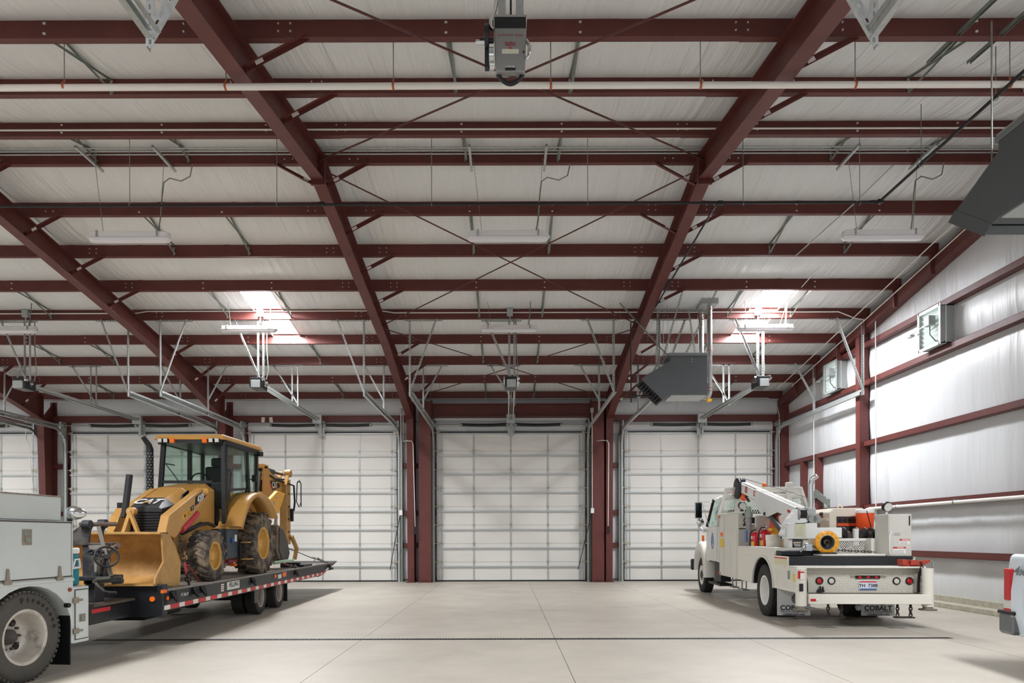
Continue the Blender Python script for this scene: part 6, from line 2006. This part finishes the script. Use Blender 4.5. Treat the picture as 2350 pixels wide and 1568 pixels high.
MB().lathe([(.12, .0), (.06, .1), (.04, .08), (.035, .02), (0, .02)], (0, 0, zc), (0, 1, 0), 24).build('core', blackp, t)
MB().lathe([(.03, -.0), (.045, .01), (.045, .03)], (0, 0, zc), (0, 1, 0), 16).build('stem', mat('brass_old', (120, 104, 70), .5, .4), t)
for k in range(12):
    a = 2 * math.pi * k / 12
    MB().cyl((.157 * math.cos(a), -.04, zc + .157 * math.sin(a)), (.157 * math.cos(a), -.028, zc + .157 * math.sin(a)), .012, 8).build('bolt', mat('bolt_yellow', (200, 150, 50), .4, .3), t)
MB().bx(-.16, .12, -.12, .14, 0, .025).build('base_plate', dark, t)
MB().tube([(-.12, .1, .1), (-.3, .12, .18), (-.36, .1, .08), (-.4, .1, .03)], .02, 8).bx(-.32, -.22, .05, .2, .05, .17).build('fittings', chrome, t)
t = carried('bench_vise', 'rusty red bench vise at the right rear corner of the truck', 'vise', .85, .26, .985)
vm = mat('vise_red', (176, 62, 44), .55, var=.3, vscale=12)
MB().bx(-.2, .05, -.06, .08, 0, .04).bx(-.22, -.14, -.08, .1, .02, .11).bx(-.1, .03, -.09, .1, .02, .1).bx(-.2, .1, -.04, .05, .03, .085).build('body', vm, t, .01)
MB().prism([(.05, .02), (.1, .0), (.2, .06), (.24, .09), (.22, .11), (.15, .09), (.05, .09)], 'y', -.04, .05).build('jaw_slide', vm, t, .006)
MB().tube([(.24, 0, .1), (.27, -.02, .07), (.26, -.06, .02), (.24, -.07, -.01)], .012, 6).build('handle', galvdull, t)
m = MB()
chain_pts(m, (.06, -.1, .06), (.07, -.12, -.4), 9, .014, .02)
m.build('chain', chain_m, t)
t = carried('drag_chain', 'thin dark chain lying on the white lid behind the flange', 'chain', .2, .95, 1.17)
m = MB()
chain_pts(m, (-.25, .1, .06), (.3, -.12, .03), 12, .012, .016)
m.build('links', chain_m, t)
# ---------------------------------------------------------------- service body truck at the left
SZ = -.105
sv = thing('service_truck', 'pale white utility body truck at the left picture edge, seen from behind its rear wheel', 'truck', (-4.86, 6.92, 0), SZ)
s2 = truckwhite2
def spt(m, name, mt, parent=None, bev=0.0, seg=2):
    return m.build(name, mt, parent or sv, bev, False, seg)
SW = -2.15
wsv = mat('worn_wheel', (196, 190, 180), .45, .2, vscale=7, rgb2=(120, 108, 98), thr=(.3, .48))
tyre_dark = mat('tyre_side', (80, 77, 72), .75, var=.2, vscale=6, bump=.1, bscale=(25, 25, 25))
w0 = wheel(sv, (-.02, .0, .465), .465, .27, .275, 1, 'truck', 'dish', tyre_dark, wsv, rx=True)
wheel(sv, (-.34, .0, .465), .465, .27, .275, 1, 'truck', 'dish', tyre_dark, wsv)
wheel(sv, (SW + .02, .0, .465), .465, .27, .275, -1, 'truck', 'dish', tyre_dark, wsv)
wheel(sv, (SW + .34, .0, .465), .465, .27, .275, -1, 'truck', 'dish', tyre_dark, wsv)
# raised tyre lettering, letter by letter round the sidewall
word = 'Firestone'
letm = mat('tyre_letter', (44, 43, 41), .7)
for i, ch in enumerate(word):
    a = R(99 - 11 * i)
    rr = .375
    c = V((.006, rr * math.cos(a), rr * math.sin(a)))
    rt = (0, math.sin(a), -math.cos(a))
    up = (0, math.cos(a), math.sin(a))
    text(ch, 'lettering', letm, w0, c, rt, up, .075, .003, .002, sx=1.1)
spt(MB().cyl((SW + .3, 0, .465), (-.3, 0, .465), .08, 12).ball((SW / 2, 0, .465), .2), 'rear_axle', dark)
spt(MB().bx(-1.5, -1.4, -5.6, .75, .45, .65).bx(-.75, -.65, -5.6, .75, .45, .65), 'chassis_rails', dark)['kind'] = 'stuff'
# side body with arch
pts = [(-3.2, .5), (-.62, .5)]
for k in range(0, 15):
    a = math.pi * k / 14
    pts.append((.02 - .57 * math.cos(a), .50 + .48 * math.sin(a)))
pts += [(.59, .31), (.62, .31), (.62, 1.655), (-3.2, 1.655)]
for x0, x1 in ((-.45, 0), (SW, SW + .45)):
    sb = spt(MB().prism(pts, 'x', x0, x1), 'side_body', s2, bev=.008)
    if x1 == 0:
        d = MB().bx(0, .012, -2.0, .575, 1.06, 1.63).build('compartment_door', s2, sb, .004)
        g = mat('rust_gap', (84, 74, 66), .8)
        MB().bx(0, .006, -2.0, .6, 1.635, 1.647).bx(0, .006, .578, .588, 1.05, 1.64).bx(0, .006, -2.0, .6, 1.045, 1.058).build('door_gap', g, sb)
        MB().bx(0, .014, -3.2, .62, 1.0, 1.03).build('body_rail', s2, sb, .004)
        l_ = MB().bx(.012, .02, -.09, .03, 1.40, 1.56).build('door_latch', mat('latch_worn', (150, 140, 126), .5, .4), d, .004)
        MB().bx(.02, .026, -.07, .01, 1.5, 1.54).bx(.02, .03, -.06, .0, 1.43, 1.48).build('latch_paddle', galvdull, l_, .003)
        for y in (-.27, .40):
            MB().prism([(y - .012, 1.17), (y + .012, 1.17), (y + .022, 1.06), (y + .045, 1.055), (y + .045, 1.015), (y - .045, 1.015), (y - .045, 1.055), (y - .022, 1.06)], 'x', .014, .028).build('hinge', MATS['latch_worn'], d, .003)
        MB().cyl((0, .56, .905), (.015, .56, .905), .022, 12).build('amber_marker', rust, sb)
        MB().cyl((0, .5, .74), (.05, .5, .74), .025, 12).build('rubber_bumper', blackp, sb)
spt(MB().bx(SW + .04, -.03, -3.2, .48, 1.66, 1.915), 'top_box', s2, bev=.006)
spt(MB().bx(SW + .03, -.02, -3.2, .5, 1.91, 1.925), 'top_lid', mat('rusty_edge', (150, 140, 130), .6, var=.4, vscale=14), bev=.003)
m = MB()
for i in range(18):
    y = .45 - .14 * i
    m.ball((-.02, y, 1.918), .01, 6)
m = m.build('rivets', mat('rivet', (120, 100, 90), .6, .3), sv)
m['kind'] = 'stuff'
spt(MB().bx(SW + .45, -.45, -3.2, .6, .95, 1.0), 'bed_floor', dark)
# low rear toolbox beside the tail
tb_ = spt(MB().bx(-.4, .0, .62, .86, .305, .93), 'rear_toolbox', s2, bev=.008)
dd = MB().bx(0, .012, .645, .835, .35, .89).build('toolbox_door', s2, tb_, .004)
MB().bx(0, .005, .635, .845, .34, .9).build('door_gap', MATS['rust_gap'], tb_)
for z in (.44, .78):
    MB().bx(.012, .024, .6, .68, z - .03, z + .03).bx(.012, .022, .68, .745, z - .012, z + .012).build('hinge', MATS['latch_worn'], dd, .003)
l_ = MB().bx(.012, .02, .69, .785, .535, .62).build('door_latch', MATS['latch_worn'], dd, .004)
MB().bx(.02, .03, .705, .74, .55, .61).build('latch_paddle', galvdull, l_)
spt(MB().bx(SW + .1, SW + .5, .62, .86, .305, .93), 'rear_toolbox', s2, bev=.008)
spt(MB().bx(-1.75, -.4, .55, .95, .86, .92), 'tail_deck', dark, bev=.01)
spt(MB().bx(-.64, -.004, .57, .585, .08, .93), 'mud_flap', blackp)
# chrome teardrop lamp
m = MB()
m.lathe([(0, 0), (.05, .008), (.075, .04), (.078, .08), (.06, .14), (.03, .19), (0, .205)], (-.06, .6, 1.75), (1, .25, -.05), 20)
lm_ = spt(m, 'spot_lamp', chrome)
MB().tube([(-.02, .6, 1.66), (-.0, .6, 1.7)], .02, 8).build('lamp_foot', dark, lm_)
# front part, beyond the picture edge
cabs = spt(MB().prism([(-5.4, .7), (-3.3, .7), (-3.3, 2.2), (-4.1, 2.25), (-4.7, 1.5), (-5.35, 1.4)], 'x', SW + .05, -.05), 'cab', s2, bev=.05)
MB().prism([(-3.45, 1.5), (-4.45, 1.5), (-4.1, 2.1), (-3.45, 2.1)], 'x', -.052, -.03).build('side_window', glass, cabs)
wheel(sv, (-.08, -4.4, .465), .465, .27, .275, 1, 'truck', 'front', tyre_dark, wsv)
wheel(sv, (SW + .08, -4.4, .465), .465, .27, .275, -1, 'truck', 'front', tyre_dark, wsv)

def SW2(x, y, z):
    c, s = math.cos(SZ), math.sin(SZ)
    return V((-4.86 + c * x - s * y, 6.92 + s * x + c * y, z))
t = thing('water_cooler', 'teal water cooler with white lid and handle on the service truck tail', 'cooler', SW2(-.22, .76, .93), SZ)
MB().bx(-.2, .1, -.12, .12, 0, .36).build('body', teal, t, .03, seg=3)
MB().bx(-.21, .1, -.125, .125, .36, .43).build('lid', whitepl, t, .02, seg=3)
MB().tube([(.1, -.05, .21), (.145, -.06, .2), (.145, -.02, .3), (.145, .04, .3), (.14, .06, .22), (.1, .05, .21)], .014, 8).tube([(.14, -.06, .2), (.14, .06, .21)], .012, 8).build('handle', whitepl, t)
MB().box((-.02, -.135, .13), (.2, .012, .3)).build('cardboard', mat('card_grey', (150, 140, 130), .7), t)

# black pedestal with levers and steering wheel standing on the trailer tongue
t = thing('crane_pedestal', 'black steel pedestal with control levers and steering wheel between service truck and trailer', 'pedestal', (-5.0, 8.4, .675))
Yp = 8.4
def pq(px, py, Y=Yp):
    return at(px, py, Y)
bs = mat('dusty_black', (46, 47, 50), .5, vscale=6, rgb2=(92, 86, 80), thr=(.34, .5))
def tp(m, name, mt, bev=0.0):
    return m.build(name, mt, t, bev, True)
def pxpoly(px, Y0, Y1):
    A_ = [at(a, b, Y0) for a, b in px]
    return MB().loft([V((p.x, Y0, p.z)) for p in A_], [V((p.x, Y1, p.z)) for p in A_])
tp(pxpoly([(150, 1232), (166, 1217), (195, 1196), (205, 1194), (212, 1200), (206, 1216), (202, 1245), (150, 1248)], 8.38, 8.42), 'boom_cheek', bs, .008)
tp(pxpoly([(226, 1198), (232, 1194), (242, 1199), (242, 1206), (236, 1216), (232, 1246), (226, 1246)], 8.62, 8.66), 'boom_cheek', bs, .008)
tp(MB().cyl(pq(201, 1202) - V((.05, .08, 0)), pq(240, 1200) + V((.0, .25, 0)), .028, 14), 'pivot_pin', mat('pin_brown', (104, 88, 78), .5, .4))
for p_ in (pq(201, 1202, 8.36), pq(237, 1200, 8.6)):
    tp(MB().cyl(p_ - V((.05, 0, 0)), p_ + V((.04, 0, 0)), .055, 16), 'knuckle', bs, .006)
tp(pxpoly([(188, 1248), (222, 1248), (222, 1290), (221, 1322), (188, 1322)], 8.4, 8.7), 'column', bs, .012)
tp(MB().bx(-5.35, -4.98, 8.38, 8.75, 1.38, 1.41), 'top_plate', bs, .006)
tp(pxpoly([(202, 1250), (244, 1249), (240, 1272), (228, 1284), (216, 1284), (206, 1262)], 8.34, 8.38), 'control_panel', mat('panel_brown', (146, 138, 128), .6, var=.4, vscale=14), .006)
for i, (px_, py_) in enumerate(((214, 1262), (219, 1269), (225, 1263), (231, 1271), (238, 1262), (243, 1265))):
    p = pq(px_, py_, 8.33)
    tp(MB().cyl(p, p - V((0, .06, 0)), .016, 8).ball(p - V((0, .07, 0)), .022, 8), 'control_lever', blackp)
c0 = pq(244.5, 1276, 8.1)
m = MB()
n_ = V((.55, -.75, .35)).normalized()
u1 = n_.cross(V((0, 0, 1))).normalized()
u2 = u1.cross(n_).normalized()
m.tube([c0 + (u1 * math.cos(2 * math.pi * k / 24) + u2 * math.sin(2 * math.pi * k / 24)) * .125 for k in range(25)], .013, 8, caps=False)
for a in (0.3, 2.4, 4.5):
    m.bar(c0 - n_ * .02, c0 + (u1 * math.cos(a) + u2 * math.sin(a)) * .125, .022, .012, n_)
m.cyl(c0 - n_ * .06, c0 + n_ * .01, .03, 12)
tp(m, 'steering_wheel', blackp)
tp(MB().tube([c0 - n_ * .05, pq(236, 1300, 8.3), pq(232, 1325, 8.45)], .025, 8), 'steering_column', bs)
tp(pxpoly([(215, 1284), (223, 1284), (221, 1311), (216, 1311)], 8.3, 8.36), 'bracket', MATS['panel_brown'], .004)
tp(MB().tube([pq(252, 1262, 8.3), pq(265, 1254, 8.3), pq(272, 1250, 8.28)], .03, 10), 'hose_end', MATS['pin_brown'])
tp(MB().bar(pq(226, 1206, 8.3), pq(255, 1320, 8.25), .05, .006, (0, -1, 0)), 'strap', mat('strap_grey', (120, 112, 102), .7))
tp(MB().tube([pq(216, 1336, 8.3), pq(224, 1328, 8.3), pq(245, 1327, 8.3), pq(275, 1323, 8.3)], .03, 10), 'tube', mat('tube_grey', (84, 82, 76), .5, .3))
tp(MB().tube([pq(258, 1333, 8.3), pq(281, 1331, 8.3)], .034, 10), 'tube', bs)
tp(MB().bx(-5.25, -4.95, 8.3, 8.8, .95, 1.0).bx(-5.22, -5.02, 8.4, 8.7, .9, .96), 'base_plate', bs, .008)
tp(MB().bx(-5.2, -5.08, 8.4, 8.6, .675, .95), 'post', bs, .006)
tp(MB().tube([pq(220, 1337, 8.25), pq(226, 1344, 8.2), pq(240, 1356, 8.15), pq(252, 1358, 8.15), pq(266, 1358, 8.15)], .018, 8), 'crank_handle', bs)
tp(pxpoly([(228, 1300), (236, 1298), (236, 1326), (230, 1326)], 8.5, 8.6), 'inner_strut', bs)

# ---------------------------------------------------------------- pickup at the right edge
fwd = V((-.1, -.995, 0))
ang = math.atan2(fwd.y, fwd.x) - math.pi / 2
pk = thing('pickup_truck', 'white pickup truck corner with red tail light at the right picture edge', 'truck', (6.42, 7.42, 0), ang)
def pp(m, name, mt, parent=None, bev=0.0, seg=2):
    return m.build(name, mt, parent or pk, bev, False, seg)
hw = .95
def bsec(y, xb, xm, xt, z0, zm, zt):
    return [(xb, y, z0), (xm, y, zm), (xm, y, zm + .25), (xt, y, zt - .03), (xt - .03, y, zt), (xt - .12, y, zt), (xt - .12, y, .6), (xb - .1, y, z0)]
m = MB()
ys = [(-.035, .87, .94, .88), (.03, .88, .947, .9), (.3, .9, .95, .91), (2.3, .9, .95, .91)]
S_ = [bsec(y, a, b, c, .38, .62, 1.27) for y, a, b, c in ys]
for A_, B_ in zip(S_, S_[1:]):
    m.loft(A_, B_)
m.sm = [False] * len(m.sm)
bs_ = pp(m, 'bed_side', pickupwhite, bev=.025, seg=3)
m2 = MB()
m2.v = [(-x, y, z) for x, y, z in m.v]
m2.f = [list(reversed(f)) for f in m.f]
m2.sm = list(m.sm)
pp(m2, 'bed_side', pickupwhite, bev=.025, seg=3)
pp(MB().bx(-.84, .84, -.02, .06, .62, 1.26), 'tailgate', pickupwhite, bev=.02)
pp(MB().bx(-.84, .84, .06, 2.3, .6, .66), 'bed_floor', dark)
bp_ = pp(MB().bx(-.9, .9, -.12, .02, .4, .6), 'rear_bumper', chrome, bev=.05, seg=3)
MB().bx(.84, .97, -.1, .16, .39, .63).build('bumper_corner', mat('bumper_grey', (120, 124, 126), .3, .6), bp_, .04, seg=3)
MB().bx(-.97, -.84, -.1, .16, .39, .63).build('bumper_corner', mat('bumper_grey', (120, 124, 126), .3, .6), bp_, .04, seg=3)
MB().bx(-.92, .975, -.11, .18, .61, .65).build('bumper_cap', blackp, bp_, .015)
for sg in (1, -1):
    x0, x1 = sorted((sg * .87, sg * .953))
    tl_ = pp(MB().bx(x0, x1, -.03, .1, .76, 1.11), 'tail_light', redlens, bev=.015)
    MB().bx(x0, x1, -.034, .096, .67, .765).build('reverse_lens', clearlens, tl_, .012)
    MB().bx(x0, x1, -.03, .098, .61, .675).build('lower_lens', redlens, tl_, .01)
dec = text('4x4', 'lettering', mat('decal_grey', (110, 116, 122), .4), pk, (.954, .14, 1.09), (0, 1, 0), (0, 0, 1), .13, .001, .003, shear=.3, sx=1.5, align='LEFT')
rbk_ = mat('pickup_wheel', (190, 190, 190), .3, .7)
for y in (1.15, 4.3):
    for x0 in (.9, -.955):
        MB().prism([(y + .44 * math.cos(math.pi * k / 12), .37 + .44 * math.sin(math.pi * k / 12)) for k in range(13)], 'x', x0, x0 + .055).build('wheel_well', blackp, pk)
    wheel(pk, (.965, y, .37), .37, .24, .21, 1, 'truck', 'front', rubber, rbk_)
    wheel(pk, (-.965, y, .37), .37, .24, .21, -1, 'truck', 'front', rubber, rbk_)
cbp = pp(MB().prism([(2.35, .45), (5.2, .45), (5.2, 1.02), (4.3, 1.12), (3.7, 1.72), (2.6, 1.72), (2.4, 1.2)], 'x', -.9, .9), 'cab', pickupwhite, bev=.05, seg=3)
for sg in (1, -1):
    x0, x1 = sorted((sg * .895, sg * .91))
    MB().prism([(2.6, 1.2), (4.05, 1.2), (3.62, 1.64), (2.68, 1.64)], 'x', x0, x1).build('side_window', mat('dark_glass', (40, 48, 50), .05), cbp)
